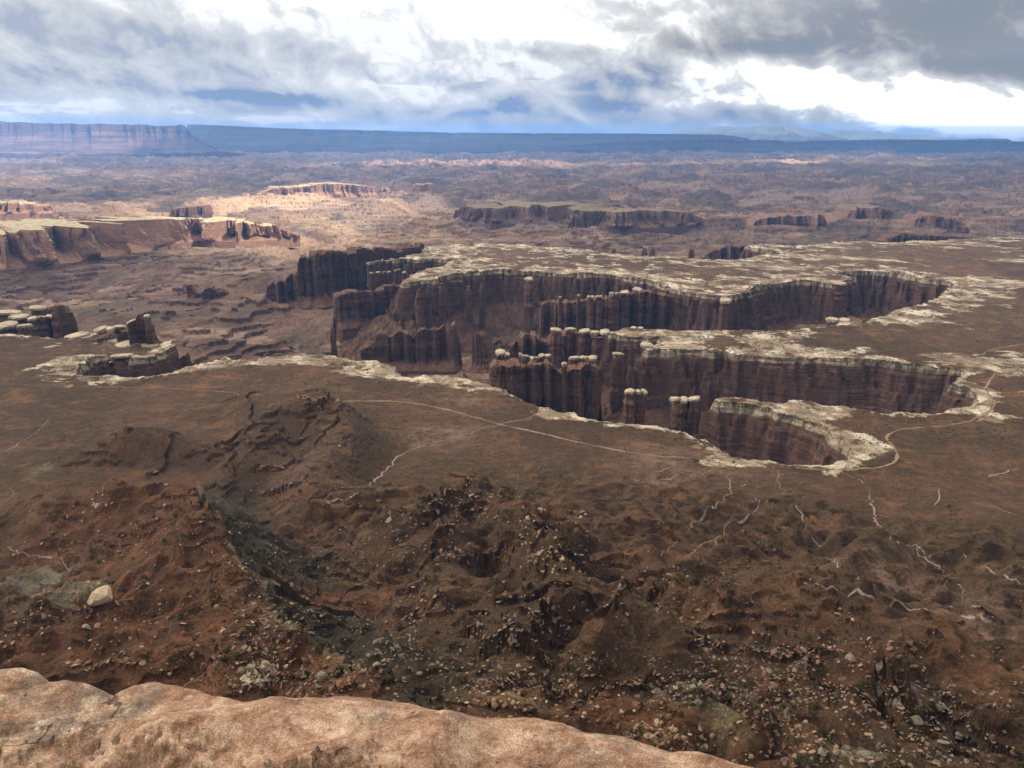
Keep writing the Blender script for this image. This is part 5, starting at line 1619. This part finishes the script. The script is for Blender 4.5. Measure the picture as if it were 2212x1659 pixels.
# ------------------------------------------------------------------ the sandstone ledge at the viewpoint
def make_ledge():
    E = np.array([(-1500, 1310), (-900, 1362), (-420, 1408), (-200, 1436), (0, 1442), (50, 1437), (80, 1442), (103, 1455), (140, 1453), (187, 1459), (220, 1465), (240, 1472), (287, 1461), (333, 1462), (377, 1469), (417, 1479), (443, 1492), (467, 1505), (500, 1514), (527, 1522), (550, 1522),
                  (583, 1519), (633, 1522), (663, 1518), (700, 1522), (737, 1519), (804, 1525), (870, 1535), (904, 1542), (947, 1555), (987, 1555), (1037, 1557), (1070, 1560), (1104, 1569), (1164, 1569), (1217, 1580), (1260, 1599), (1304, 1602), (1337, 1607),
                  (1387, 1625), (1447, 1642), (1474, 1642), (1507, 1642), (1560, 1659), (1700, 1700), (1950, 1790), (2300, 1900)], float)
    ze = -2.35
    ex, ey = P(E[:, 0], E[:, 1], ze)
    s = np.concatenate([[0], np.cumsum(np.hypot(np.diff(ex), np.diff(ey)))])
    n = 900
    ss = np.linspace(0, s[-1], n)
    ex, ey = np.interp(ss, s, ex), np.interp(ss, s, ey)
    # inward direction: towards a line behind the viewer
    rows = []
    m = 300
    qs = np.concatenate([np.linspace(-1, 0, 60)[:-1], np.linspace(0, 1, m) ** 1.3])
    er = np.hypot(ex, ey)
    ux, uy = ex / er, ey / er
    for q in qs:
        if q < 0:                                    # the rounded outer face falling away
            t = -q
            out = 0.16 * math.sin(min(1, t * 2.0) * math.pi / 2) - 0.5 * max(0, t - 0.5)
            X, Y = ex + ux * out, ey + uy * out
            Z = np.full(n, ze - 0.16 * (1 - math.cos(min(1, t * 2.0) * math.pi / 2)) - 9.0 * max(0, t - 0.25) ** 1.5)
        else:
            back = 5.5
            X, Y = ex * (1 - q) + (ex * 0.35) * q, ey * (1 - q) - back * q
            Z = np.full(n, ze)
        X32, Y32 = X.astype(F), Y.astype(F)
        inn = smoothstep(0.0, 0.10, q) if q > 0 else 0.0
        und = 0.10 * samp(T_SOFT, X32, Y32, 9.0, 0.3) + 0.07 * samp(T_FBM, X32, Y32, 4.5, 1.2) + 0.03 * samp(T_RIDGE, X32, Y32, 2.6, 0.5) + 0.016 * samp(T_FBM2, X32, Y32, 1.1, 0.9)
        tu, _ = terrace(und + 0.05 * X32 + 0.03 * Y32 + 0.02 * samp(T_FBM2, X32, Y32, 3.0, 2.2), 0.075, 0.16, 0.35)
        und = 0.35 * und + 0.65 * (tu - 0.05 * X32 - 0.03 * Y32)
        Z = Z + und * (0.10 + 0.90 * inn) - 0.10 * inn
        rows.append(np.stack([X, Y, Z], 1))
    # a hollow in the slab and the crest that bounds it
    V = np.array(rows)
    for (px, py, a, b, k) in ((230, 1510, 0.75, 0.28, -0.13), (60, 1500, 0.7, 0.3, -0.05), (150, 1575, 0.5, 0.2, 0.05), (420, 1520, 0.5, 0.3, 0.05), (300, 1555, 0.5, 0.12, 0.05), (640, 1600, 0.35, 0.2, -0.05), (900, 1600, 0.5, 0.2, 0.05), (760, 1580, 0.3, 0.2, -0.04), (1050, 1620, 0.12, 0.3, -0.06)):
        cx, cy = P(px, py, ze)
        V[:, :, 2] += k * np.exp(-((V[:, :, 0] - cx) / a) ** 2 - ((V[:, :, 1] - cy) / b) ** 2)
    o = mesh_obj('rock_ledge', V.reshape(-1, 3), grid_faces(len(qs), n), M_LEDGE, smooth=True)
    tag(o, 'weathered pink sandstone ledge with grey lichen stains at the brink of the viewpoint', 'rock ledge')


make_ledge()


# ------------------------------------------------------------------ boulders, scree, shrubs
def ico():
    t = (1 + 5 ** 0.5) / 2
    v = np.array([(-1, t, 0), (1, t, 0), (-1, -t, 0), (1, -t, 0), (0, -1, t), (0, 1, t), (0, -1, -t), (0, 1, -t), (t, 0, -1), (t, 0, 1), (-t, 0, -1), (-t, 0, 1)], float)
    f = [(0, 11, 5), (0, 5, 1), (0, 1, 7), (0, 7, 10), (0, 10, 11), (1, 5, 9), (5, 11, 4), (11, 10, 2), (10, 7, 6), (7, 1, 8), (3, 9, 4), (3, 4, 2), (3, 2, 6), (3, 6, 8), (3, 8, 9), (4, 9, 5), (2, 4, 11), (6, 2, 10), (8, 6, 7), (9, 8, 1)]
    return v / np.linalg.norm(v, axis=1)[:, None], np.array(f)


def subdiv(v, f):
    v = list(map(tuple, v))
    mid = {}

    def m(a, b):
        k = (min(a, b), max(a, b))
        if k not in mid:
            p = np.array(v[a]) + np.array(v[b])
            v.append(tuple(p / np.linalg.norm(p)))
            mid[k] = len(v) - 1
        return mid[k]
    out = []
    for a, b, c in f:
        ab, bc, ca = m(a, b), m(b, c), m(c, a)
        out += [(a, ab, ca), (b, bc, ab), (c, ca, bc), (ab, bc, ca)]
    return np.array(v), np.array(out)


ICO1 = subdiv(*ico())
ICO2 = subdiv(*ICO1)
ICO3 = subdiv(*ICO2)


def rock_shape(seed, flat=1.0, base=ICO3, cuts=9, angular=1.0):
    g = np.random.default_rng(seed)
    v = base[0].copy()
    for _ in range(cuts):
        nrm = g.standard_normal(3)
        nrm /= np.linalg.norm(nrm)
        d = g.uniform(0.45, 0.85)
        over = np.maximum(v @ nrm - d, 0)
        v -= over[:, None] * nrm * angular
    v += (0.03 if len(v) < 700 else 0.006) * g.standard_normal(v.shape)
    v = v * np.array([g.uniform(0.85, 1.25), g.uniform(0.75, 1.05), 0.72 * flat])
    v /= np.abs(v[:, 0]).max()
    return v


ROCKS = {'rounded': [rock_shape(300 + k, 1.0, ICO3, 5) for k in range(4)], 'angular': [rock_shape(320 + k, 0.9, ICO3, 12) for k in range(5)], 'flat': [rock_shape(340 + k, 0.42, ICO3, 10) for k in range(5)]}
ROCK_ME = {}


def rock_mesh(shape, k, colour):
    key = (shape, k, colour)
    if key not in ROCK_ME:
        o = mesh_obj('boulder', ROCKS[shape][k], ICO3[1], M_B[colour])
        ROCK_ME[key] = o.data
        bpy.data.objects.remove(o)
    return ROCK_ME[key]


# landmarks for saying where a stone or shrub lies
MARKS = [(215, 1288, 'the giant cream boulder'), (225, 1080, 'the pale rock outcrop on the red hill'), (140, 1280, 'the grey clay pan'), (540, 1260, 'the green clay saddle'), (330, 1050, 'the red hill crest'),
         (650, 1260, 'the dark grey scree gully'), (800, 1390, 'the mouth of the scree gully'), (110, 1445, 'the highest hump of the pink ledge'), (430, 1490, 'the dip of the pink ledge'), (720, 1525, 'the level middle of the pink ledge'),
         (1100, 1565, 'the low end of the pink ledge'), (560, 1470, 'the row of upright slabs'), (1250, 1345, 'the dark overhang'), (1030, 1040, 'the brown knob top'), (1180, 1150, 'the tan block heap'), (1490, 1250, 'the tilted slab ridge'),
         (1530, 1505, 'the pale green clay spot'), (1900, 1420, 'the notched brown scarp'), (690, 850, 'the dark ledgy peak'), (1660, 1440, 'the dark slab field'), (2050, 1540, 'the long tilted slabs'), (880, 1190, 'the flagstone bench'),
         (980, 1460, 'the brown hollow'), (1420, 1560, 'the stony red slope'), (420, 1330, 'the red flats'), (60, 1350, 'the red talus'), (280, 920, 'the twin dark knolls'), (1750, 1560, 'the grey gully bed'), (2100, 1300, 'the braided wash'), (1300, 1430, 'the shaded brown slope')]
MK = np.array([(a, b) for a, b, _ in MARKS], float)
LABELS = {}


def place_words(px, py):
    d = np.hypot((MK[:, 0] - px), (MK[:, 1] - py) * 1.6)
    k = np.argsort(d)
    a, b = MARKS[k[0]], MARKS[k[1]]
    if d[k[0]] < 42:
        return ('beside ' + a[2], 'beside %s towards %s' % (a[2], b[2]))
    rel = 'below' if py - a[1] > 30 else ('above' if a[1] - py > 30 else 'level with')
    return ('%s %s' % (rel, a[2]), '%s %s towards %s' % (rel, a[2], b[2]))


def unique_label(start, px, py):
    for w in place_words(px, py):
        for s in start:
            lab = ' '.join((s + ' ' + w).split())
            if lab not in LABELS and len(lab.split()) <= 16:
                LABELS[lab] = 1
                return lab
    ordn = ['second', 'third', 'fourth', 'fifth', 'sixth', 'seventh', 'eighth', 'ninth', 'tenth', 'next', 'other', 'further']
    for q in ordn:
        for s in start:
            lab = '%s %s %s' % (q, s, place_words(px, py)[0])
            if lab not in LABELS and len(lab.split()) <= 16:
                LABELS[lab] = 1
                return lab
    return lab


def tilt_normal(x, y):
    e = 1.5
    gx = (ground(np.array([x + e]), np.array([y]))[0] - ground(np.array([x - e]), np.array([y]))[0]) / (2 * e)
    gy = (ground(np.array([x]), np.array([y + e]))[0] - ground(np.array([x]), np.array([y - e]))[0]) / (2 * e)
    return float(gx), float(gy)


# regions in the picture: (x0, y0, x1, y1, weight, size in m (small, large), colours, shapes)
AREAS = [
    (0, 1300, 700, 1500, 26, (0.9, 4.2), 'cream tan tan grey rust rust', 'rounded angular flat'),
    (0, 1090, 440, 1290, 12, (0.8, 3.0), 'cream tan rust rust', 'angular flat rounded'),
    (420, 1120, 600, 1300, 6, (0.8, 2.6), 'cream tan', 'flat angular'),
    (520, 1130, 900, 1420, 22, (0.9, 3.0), 'grey grey grey tan', 'flat angular'),
    (560, 1400, 1000, 1530, 16, (0.9, 3.6), 'tan tan grey rust', 'flat angular'),
    (950, 1470, 1600, 1600, 24, (0.7, 3.2), 'tan tan rust rust cream', 'rounded angular flat'),
    (1300, 1560, 1750, 1659, 18, (0.7, 2.8), 'tan tan rust', 'rounded angular'),
    (1400, 1400, 1760, 1520, 14, (1.0, 3.6), 'grey grey rust', 'flat'),
    (1600, 1480, 2150, 1659, 20, (1.0, 4.0), 'grey grey tan', 'flat flat angular'),
    (1120, 1100, 1270, 1240, 5, (1.6, 5.5), 'tan tan cream', 'flat angular'),
    (960, 1030, 1180, 1140, 4, (1.2, 4.2), 'tan', 'flat'),
    (1300, 1210, 1640, 1400, 9, (1.0, 4.6), 'tan rust grey', 'flat'),
    (840, 1090, 1000, 1230, 6, (1.6, 6.0), 'grey tan', 'flat'),
    (560, 850, 760, 1080, 10, (1.6, 5.0), 'tan rust rust', 'flat angular'),
    (1000, 1250, 1400, 1420, 8, (0.9, 2.8), 'grey rust tan', 'flat angular'),
    (1700, 1380, 2000, 1500, 8, (1.0, 3.4), 'rust tan', 'flat angular'),
    (2040, 1400, 2212, 1560, 6, (0.8, 2.4), 'tan rust', 'flat angular'),
    (950, 1420, 1300, 1500, 8, (0.8, 3.0), 'tan rust grey', 'flat'),
    (200, 1060, 245, 1095, 2, (2.5, 5.0), 'cream', 'angular flat'),
    (530, 1440, 600, 1480, 2, (2.2, 4.2), 'cream grey', 'flat'),
]
NOT_UNDER_LEDGE = np.array([(0, 1428), (100, 1440), (200, 1455), (300, 1452), (400, 1465), (500, 1505), (740, 1510), (900, 1532), (1100, 1558), (1250, 1585), (1400, 1620), (1560, 1650), (1650, 1690)], float)


def scatter(areas, n, power, seed):
    g = np.random.default_rng(seed)
    w = np.array([a[4] for a in areas], float)
    pick = g.choice(len(areas), n, p=w / w.sum())
    A = np.array([a[:4] for a in areas], float)[pick]
    px = g.uniform(A[:, 0], A[:, 2])
    py = g.uniform(A[:, 1], A[:, 3])
    # loose clustering
    cl = samp(T_FBM, px.astype(F), (py * 1.5).astype(F), 900, 0.4)
    ok = (g.uniform(0, 1, n) < smoothstep(-1.4, 1.0, cl) * 0.9 + 0.1) & (py < np.interp(px, NOT_UNDER_LEDGE[:, 0], NOT_UNDER_LEDGE[:, 1]))
    px, py, pick = px[ok], py[ok], pick[ok]
    lo = np.array([a[5][0] for a in areas])[pick]
    hi = np.array([a[5][1] for a in areas])[pick]
    u = g.uniform(0, 1, len(px)) ** power
    size = lo * (hi / lo) ** u
    X, Y, Z, hit = ground1(px, py)
    return px[hit], py[hit], X[hit], Y[hit], Z[hit], size[hit], pick[hit], g


def make_boulders():
    # the giant boulder first
    x, y, z, _ = ground1(np.array([215.0]), np.array([1308.0]))
    d = math.sqrt(x[0] ** 2 + y[0] ** 2 + z[0] ** 2)
    g = rock_shape(778, 1.25, subdiv(*ICO3), 11)
    kk = 50 / FPX * d / 2
    gv = g * kk * np.array([1, 0.9, 1.0])
    gv[:, 0] *= 1 - 0.22 * np.clip(gv[:, 2] / kk, -0.3, 1)
    gv[:, 0] += 0.16 * gv[:, 2]
    o = mesh_obj('boulder', gv, subdiv(*ICO3)[1], M_B['cream'], smooth=True)
    o.location = (x[0], y[0] + kk * 0.5, z[0] + kk * 0.50)
    tag(o, 'giant rounded cream boulder standing at the edge of the grey clay pan', 'boulder', 'boulders scattered on the slopes')
    LABELS['x'] = 1
    px, py, X, Y, Z, S, pick, g = scatter(AREAS, 3000, 2.8, 5)
    dist = np.sqrt(X ** 2 + Y ** 2 + Z ** 2)
    order = np.argsort(-(S / dist))[:299]
    sizes = (S / dist)[order]
    t1, t2 = np.quantile(sizes, [0.35, 0.75])
    for i in order:
        a = AREAS[pick[i]]
        colour = g.choice(a[6].split())
        shape = g.choice(a[7].split())
        me = rock_mesh(shape, int(g.integers(len(ROCKS[shape]))), colour)
        o = bpy.data.objects.new('boulder', me)
        COL.objects.link(o)
        s = S[i] / 2 * 1.45
        o.scale = (s * g.uniform(0.9, 1.2), s * g.uniform(0.8, 1.1), s * g.uniform(0.8, 1.15))
        gx, gy = tilt_normal(X[i], Y[i])
        tl = 0.35 if shape == 'flat' else 0.6
        o.rotation_euler = (gy + g.normal(0, tl * 0.6), -gx + g.normal(0, tl * 0.6), g.uniform(0, 6.28))
        o.location = (X[i], Y[i], Z[i] + s * (0.12 if shape == 'flat' else 0.28))
        size = 'large' if S[i] / dist[i] > t2 else ('mid-sized' if S[i] / dist[i] > t1 else 'small')
        sw = {'rounded': ['rounded', 'round-backed', 'smooth'], 'angular': ['angular', 'blocky', 'sharp-edged'], 'flat': ['flat', 'slab-like', 'thin']}[shape]
        cw = {'cream': ['cream', 'pale cream', 'whitish'], 'tan': ['tan', 'sandy tan', 'buff'], 'rust': ['rust red', 'dull red', 'red-brown'], 'grey': ['grey', 'dark grey', 'greenish grey']}[colour]
        nn = 'slab' if shape == 'flat' else 'boulder'
        tag(o, unique_label(['%s %s %s %s' % (size, s_, c_, nn) for s_ in sw[:2] for c_ in cw[:1]], px[i], py[i]), 'boulder', 'boulders scattered on the slopes')
    return set(order.tolist())


make_boulders()


def merged(name, mat_list, items, shapes, faces, label, cat):
    """Uncountable small pieces as one mesh; items = (x, y, z, s, rot, tilt a, tilt b, shape, material)."""
    nv = len(shapes[0])
    n = len(items)
    V = np.empty((n, nv, 3), F)
    c, s_ = np.cos(items[:, 4]), np.sin(items[:, 4])
    sh = np.array(shapes)[items[:, 7].astype(int)] * items[:, 3][:, None, None]
    X = sh[:, :, 0] * c[:, None] - sh[:, :, 1] * s_[:, None]
    Y = sh[:, :, 0] * s_[:, None] + sh[:, :, 1] * c[:, None]
    Z = sh[:, :, 2] + X * items[:, 5][:, None] + Y * items[:, 6][:, None]
    V[:, :, 0] = X + items[:, 0][:, None]
    V[:, :, 1] = Y + items[:, 1][:, None]
    V[:, :, 2] = Z + items[:, 2][:, None]
    Fc = (faces[None] + (np.arange(n) * nv)[:, None, None]).reshape(-1, 3)
    o = mesh_obj(name, V.reshape(-1, 3), Fc, mat_list[0])
    for m in mat_list[1:]:
        o.data.materials.append(m)
    o.data.polygons.foreach_set('material_index', np.repeat(items[:, 8].astype(np.int32), len(faces)))
    tag(o, label, cat, None, 'stuff')
    return o


def make_slabs():
    g = np.random.default_rng(77)
    shapes = [rock_shape(700 + k, 0.34, ICO1, 9) for k in range(6)]
    n = 150000
    px = g.uniform(-20, 2232, n)
    py = g.uniform(830, 1659, n)
    keep = py < np.interp(px, NOT_UNDER_LEDGE[:, 0], NOT_UNDER_LEDGE[:, 1], right=1700)
    X, Y, Z, ok = ground1(px[keep], py[keep])
    X, Y, Z = X[ok], Y[ok], Z[ok]
    R, T = GRID['R'], GRID['RISER']
    j = np.clip(((np.arctan2(X, Y) - GRID['a0']) / GRID['da']).astype(int), 0, T.shape[1] - 1)
    i = np.clip(np.searchsorted(R, np.hypot(X, Y)), 0, len(R) - 1)
    p = T[i, j]
    sel = g.uniform(0, 1, len(p)) < np.where(p > 0.22, 0.45 * p, 0.0)
    X, Y, Z = X[sel][:6500], Y[sel][:6500], Z[sel][:6500]
    m = len(X)
    S = np.hypot(X, Y) / 520 * 0.8 * (1 + 2.2 * g.uniform(0, 1, m) ** 3)
    gy = (ground(X, Y + 4) - ground(X, Y - 4)) / 8
    gx = (ground(X + 4, Y) - ground(X - 4, Y)) / 8
    matn = g.choice([1, 2, 2, 2, 3], m)
    items = np.stack([X, Y, Z + 0.10 * S, S, g.uniform(0, 6.28, m), 0.4 * gx + g.normal(0, 0.12, m), 0.4 * gy + g.normal(0, 0.12, m), g.integers(0, 6, m), matn], 1)
    merged('ledge_rubble', [M_B[q] for q in ('cream', 'tan', 'rust', 'grey')], items, shapes, ICO1[1], 'broken slabs crumbling along the brown ledges', 'rubble')


def make_scree():
    shapes = [rock_shape(500 + k, f, ICO1, 6) for k, f in enumerate((0.9, 0.5, 0.4, 0.8, 0.45, 0.7))]
    wide = AREAS + [(0, 1290, 1000, 1530, 60, (0.35, 1.0), 'tan rust rust rust', 'flat'), (950, 1450, 1700, 1659, 70, (0.35, 1.0), 'tan rust rust rust', 'flat'), (1500, 1300, 2212, 1659, 60, (0.35, 1.2), 'rust grey tan', 'flat'), (0, 1060, 520, 1300, 40, (0.4, 1.1), 'rust tan cream', 'flat'),
                    (500, 1060, 1000, 1440, 60, (0.45, 1.6), 'grey grey grey rust', 'flat'), (900, 1100, 1560, 1460, 30, (0.5, 1.6), 'rust rust rust tan grey', 'flat'), (500, 840, 800, 1080, 26, (0.7, 2.6), 'rust tan rust', 'flat')]
    px, py, X, Y, Z, S, pick, g = scatter(wide, 15000, 2.4, 11)
    S = np.minimum(S, 1.9) * 0.60
    n = len(px)
    names = ['cream', 'tan', 'rust', 'grey']
    matn = np.array([names.index(g.choice(wide[k][6].split())) for k in pick])
    items = np.stack([X, Y, Z + S * 0.10, S, g.uniform(0, 6.28, n), g.normal(0, 0.35, n), g.normal(0, 0.35, n), g.integers(0, 6, n), matn], 1)
    merged('scree', [M_B[q] for q in names], items, shapes, ICO1[1], 'loose stones and rubble strewn over the slopes', 'scree')


make_scree()
make_slabs()


def shrub_mesh(seed, nleaf=260):
    g = np.random.default_rng(seed)
    cl = g.normal(0, 1, (9, 3)) * np.array([0.42, 0.42, 0.22]) + np.array([0, 0, 0.55])
    k = g.integers(0, 9, nleaf)
    d = g.standard_normal((nleaf, 3))
    d /= np.linalg.norm(d, axis=1)[:, None]
    c = cl[k] + d * g.uniform(0.12, 0.38, nleaf)[:, None] * np.array([1, 1, 0.85])
    c[:, 2] = np.maximum(c[:, 2], 0.05)
    a = g.standard_normal((nleaf, 3))
    b = g.standard_normal((nleaf, 3))
    s = g.uniform(0.07, 0.15, nleaf)[:, None]
    a = a / np.linalg.norm(a, axis=1)[:, None] * s
    b = b / np.linalg.norm(b, axis=1)[:, None] * s
    v = np.stack([c + a, c + b, c - a * 0.8, c - b], 1).reshape(-1, 3)
    return v, np.arange(nleaf * 4).reshape(-1, 4)


def stem_mesh(seed):
    g = np.random.default_rng(seed)
    rings = []
    for t in np.linspace(0, 1, 6):
        a = np.linspace(0, 6.2832, 8, endpoint=False)
        w = 0.09 * (1.3 - t)
        rings.append(np.stack([np.cos(a) * w + 0.1 * math.sin(t * 3 + seed), np.sin(a) * w + 0.08 * t, np.full(8, -0.1 + 0.65 * t)], 1))
    return ring_loft(rings)


def make_shrubs():
    protos = []
    for k in range(6):
        v, f = shrub_mesh(900 + k)
        o = mesh_obj('foliage', v, f, M_LEAF)
        sv, sf = stem_mesh(k)
        s = mesh_obj('trunk', sv, sf, M_BARK)
        protos.append((o.data, s.data))
        bpy.data.objects.remove(o)
        bpy.data.objects.remove(s)
    areas = [(0, 1300, 760, 1510, 20, (1.6, 4.2), '', ''), (0, 1050, 460, 1290, 16, (1.4, 3.2), '', ''), (480, 1060, 700, 1320, 5, (1.4, 2.8), '', ''), (900, 1440, 1720, 1640, 22, (1.4, 3.2), '', ''), (1350, 1220, 2212, 1500, 22, (1.4, 3.4), '', ''),
             (1600, 1480, 2212, 1659, 14, (1.4, 3.4), '', ''), (800, 1040, 1300, 1300, 12, (1.8, 3.4), '', ''), (1500, 1040, 2212, 1300, 8, (1.8, 3.4), '', ''), (1480, 960, 1640, 1060, 3, (2.2, 4.0), '', ''), (960, 1080, 1010, 1110, 2, (3, 4), '', '')]
    px, py, X, Y, Z, S, pick, g = scatter(areas, 420, 1.3, 21)
    sel = np.argsort(-(S / np.hypot(X, Y)))[:230]
    q1, q2 = np.quantile(S[sel], [0.4, 0.8])
    for i in sel:
        root = bpy.data.objects.new('juniper_shrub', None)
        COL.objects.link(root)
        root.location = (X[i], Y[i], Z[i] - 0.05)
        s = S[i] * 0.78
        root.scale = (s * g.uniform(0.9, 1.25), s * g.uniform(0.9, 1.25), s * g.uniform(0.8, 1.2))
        root.rotation_euler = (0, 0, g.uniform(0, 6.28))
        a, b = protos[int(g.integers(6))]
        for nm, me in (('foliage', a), ('trunk', b)):
            c = bpy.data.objects.new(nm, me)
            COL.objects.link(c)
            c.parent = root
        size = 'large' if S[i] > q2 else ('mid-sized' if S[i] > q1 else 'small')
        tag(root, unique_label(['%s dark green juniper shrub' % size, '%s bushy juniper' % size], px[i], py[i]), 'shrub', 'junipers scattered on the slopes')
    # low scrub on the bench and the far rims: too many to count
    v, f = ICO1
    shapes = [rock_shape(960 + k, 0.9, ico(), 0) for k in range(3)]
    areas = [(930, 532, 1680, 625, 40, (1.6, 4.5), '', ''), (1400, 540, 2050, 640, 16, (1.6, 4.0), '', ''), (1400, 715, 1850, 765, 16, (1.6, 3.6), '', ''), (600, 755, 1120, 860, 16, (1.0, 3.0), '', ''), (0, 735, 240, 800, 8, (1.2, 3.0), '', ''), (360, 765, 640, 815, 8, (1.2, 3.0), '', ''),
             (1560, 870, 1830, 960, 5, (0.9, 2.0), '', ''), (1500, 960, 2212, 1200, 12, (1.0, 2.2), '', ''), (900, 880, 1560, 1100, 12, (0.9, 1.8), '', '')]
    areas += [(0, 830, 900, 960, 40, (0.9, 2.0), '', ''), (700, 870, 1600, 1080, 90, (0.9, 2.1), '', ''), (1450, 1010, 2212, 1260, 60, (0.8, 2.0), '', ''), (1850, 520, 2212, 960, 70, (1.4, 3.2), '', '')]
    px, py, X, Y, Z, S, pick, g = scatter(areas, 16000, 2.2, 31)
    n = len(px)
    ok = Z > -372.5
    items = np.stack([X, Y, Z + 0.2 * S, S * 0.55, g.uniform(0, 6.28, n), np.zeros(n), np.zeros(n), g.integers(0, 3, n), np.zeros(n)], 1)[ok]
    merged('scrub', [M_LEAF], items, shapes, ico()[1], 'dark low scrub dotted over the bench and rims', 'scrub')


make_shrubs()


# ------------------------------------------------------------------ high cloud deck added out of view to shade the land, and the haze
def make_shade_deck():
    Hc = 6000.0
    off = SUN[:2] / SUN[2] * (Hc + 480)
    gs = 400.0
    xs = np.arange(-36000, 46000, gs)
    ys = np.arange(-3000, 40000, gs)
    X, Y = np.meshgrid(xs, ys)                       # the place on the ground that each part shades

    def hole(px, py, a, b, k, z=-520.0):
        cx, cy = P(px, py, z)
        return k * np.exp(-(((X - cx) / a) ** 2 + ((Y - cy) / b) ** 2) ** 1.5)
    h = np.zeros(X.shape)  # gaps cut in the deck so that sun reaches chosen ground
    for q in ((600, 500, 1300, 900, 0.9), (850, 445, 1300, 1100, 1.1), (420, 508, 620, 560, 1.1), (180, 480, 900, 420, 1.0), (330, 462, 900, 700, 1.0), (560, 520, 500, 420, 0.8), (640, 545, 420, 450, 0.9), (760, 470, 700, 900, 1.1), (700, 425, 1200, 1300, 1.1), (40, 450, 1100, 900, 1.0),
              (980, 353, 3600, 1900, 1.05), (1300, 352, 2500, 1100, 0.8), (1900, 340, 5000, 2100, 0.95), (1700, 352, 3200, 1100, 0.8), (60, 330, 6500, 3500, 0.72), (200, 385, 3500, 4500, 0.55), (2050, 315, 5000, 3000, 0.7)):
        h = np.maximum(h, hole(*q))
    nz = samp(T_FBM, X.astype(F), Y.astype(F), 30000, 0.6) * 0.12
    edge = smoothstep(-8500, -6000, X + 0.22 * np.maximum(Y - 12000, 0) * (Y > 12000)) * smoothstep(45500, 38000, X) * smoothstep(-3000, -1200, Y) * smoothstep(39500, 35000, Y)
    dens = np.clip((1 - h + nz), 0, 1) * edge
    dens = smoothstep(0.2, 0.75, dens)
    th = 60 + 500 * dens * (1 + 0.3 * samp(T_FBM2, X.astype(F), Y.astype(F), 9000, 1.0))
    XX, YY = X + off[0], Y + off[1]
    nv = X.size
    top = np.stack([XX, YY, Hc + th], -1).reshape(-1, 3)
    bot = np.stack([XX, YY, Hc - th * 0.4], -1).reshape(-1, 3)
    f = grid_faces(len(ys), len(xs))
    m_ = dens.ravel()[f].max(1) > 0.001
    f = f[m_]
    m = bpy.data.materials.new("shade_cloud_vapour")
    m.use_nodes = True
    m.node_tree.nodes.clear()
    N = NT(m.node_tree)
    at = N.new('ShaderNodeAttribute', attribute_name='dens').outputs['Fac']
    tr = N.new('ShaderNodeBsdfTransparent')
    tl = N.new('ShaderNodeBsdfTranslucent')
    tl.inputs[0].default_value = (0.40, 0.41, 0.42, 1)
    mx = N.new('ShaderNodeMixShader')
    N.put(mx.inputs[0], N.math('MULTIPLY', at, 0.74))
    N.l.new(tr.outputs[0], mx.inputs[1])
    N.l.new(tl.outputs[0], mx.inputs[2])
    o_ = N.new('ShaderNodeOutputMaterial')
    N.l.new(mx.outputs[0], o_.inputs[0])
    structure(mesh_obj('clouds', np.concatenate([top, bot]), [f, f[:, ::-1] + nv], m, attrs={'dens': np.concatenate([dens.ravel()] * 2)}))  # unseen deck


make_shade_deck()


def make_haze():
    x0, x1, y0, y1, z0, z1 = -61000, 61000, -61000, 61000, -760, 470
    v = [(x, y, z) for z in (z0, z1) for y in (y0, y1) for x in (x0, x1)]
    f = np.array([(0, 2, 3, 1), (4, 5, 7, 6), (0, 1, 5, 4), (2, 6, 7, 3), (0, 4, 6, 2), (1, 3, 7, 5)])
    m = bpy.data.materials.new("haze_air")
    m.use_nodes = True
    m.node_tree.nodes.clear()
    N = NT(m.node_tree)
    p = N.new('ShaderNodeVolumePrincipled')
    p.inputs['Color'].default_value = (0.20, 0.45, 1.0, 1)
    p.inputs['Density'].default_value = 2.5e-5
    p.inputs['Density Attribute'].default_value = ''
    p.inputs['Anisotropy'].default_value = 0.0
    o_ = N.new('ShaderNodeOutputMaterial')
    N.l.new(p.outputs[0], o_.inputs['Volume'])
    o = mesh_obj('haze', np.array(v, float), f, m)
    o['kind'] = 'stuff'
    o['label'] = 'thin blue haze filling the air over the basin'


make_haze()
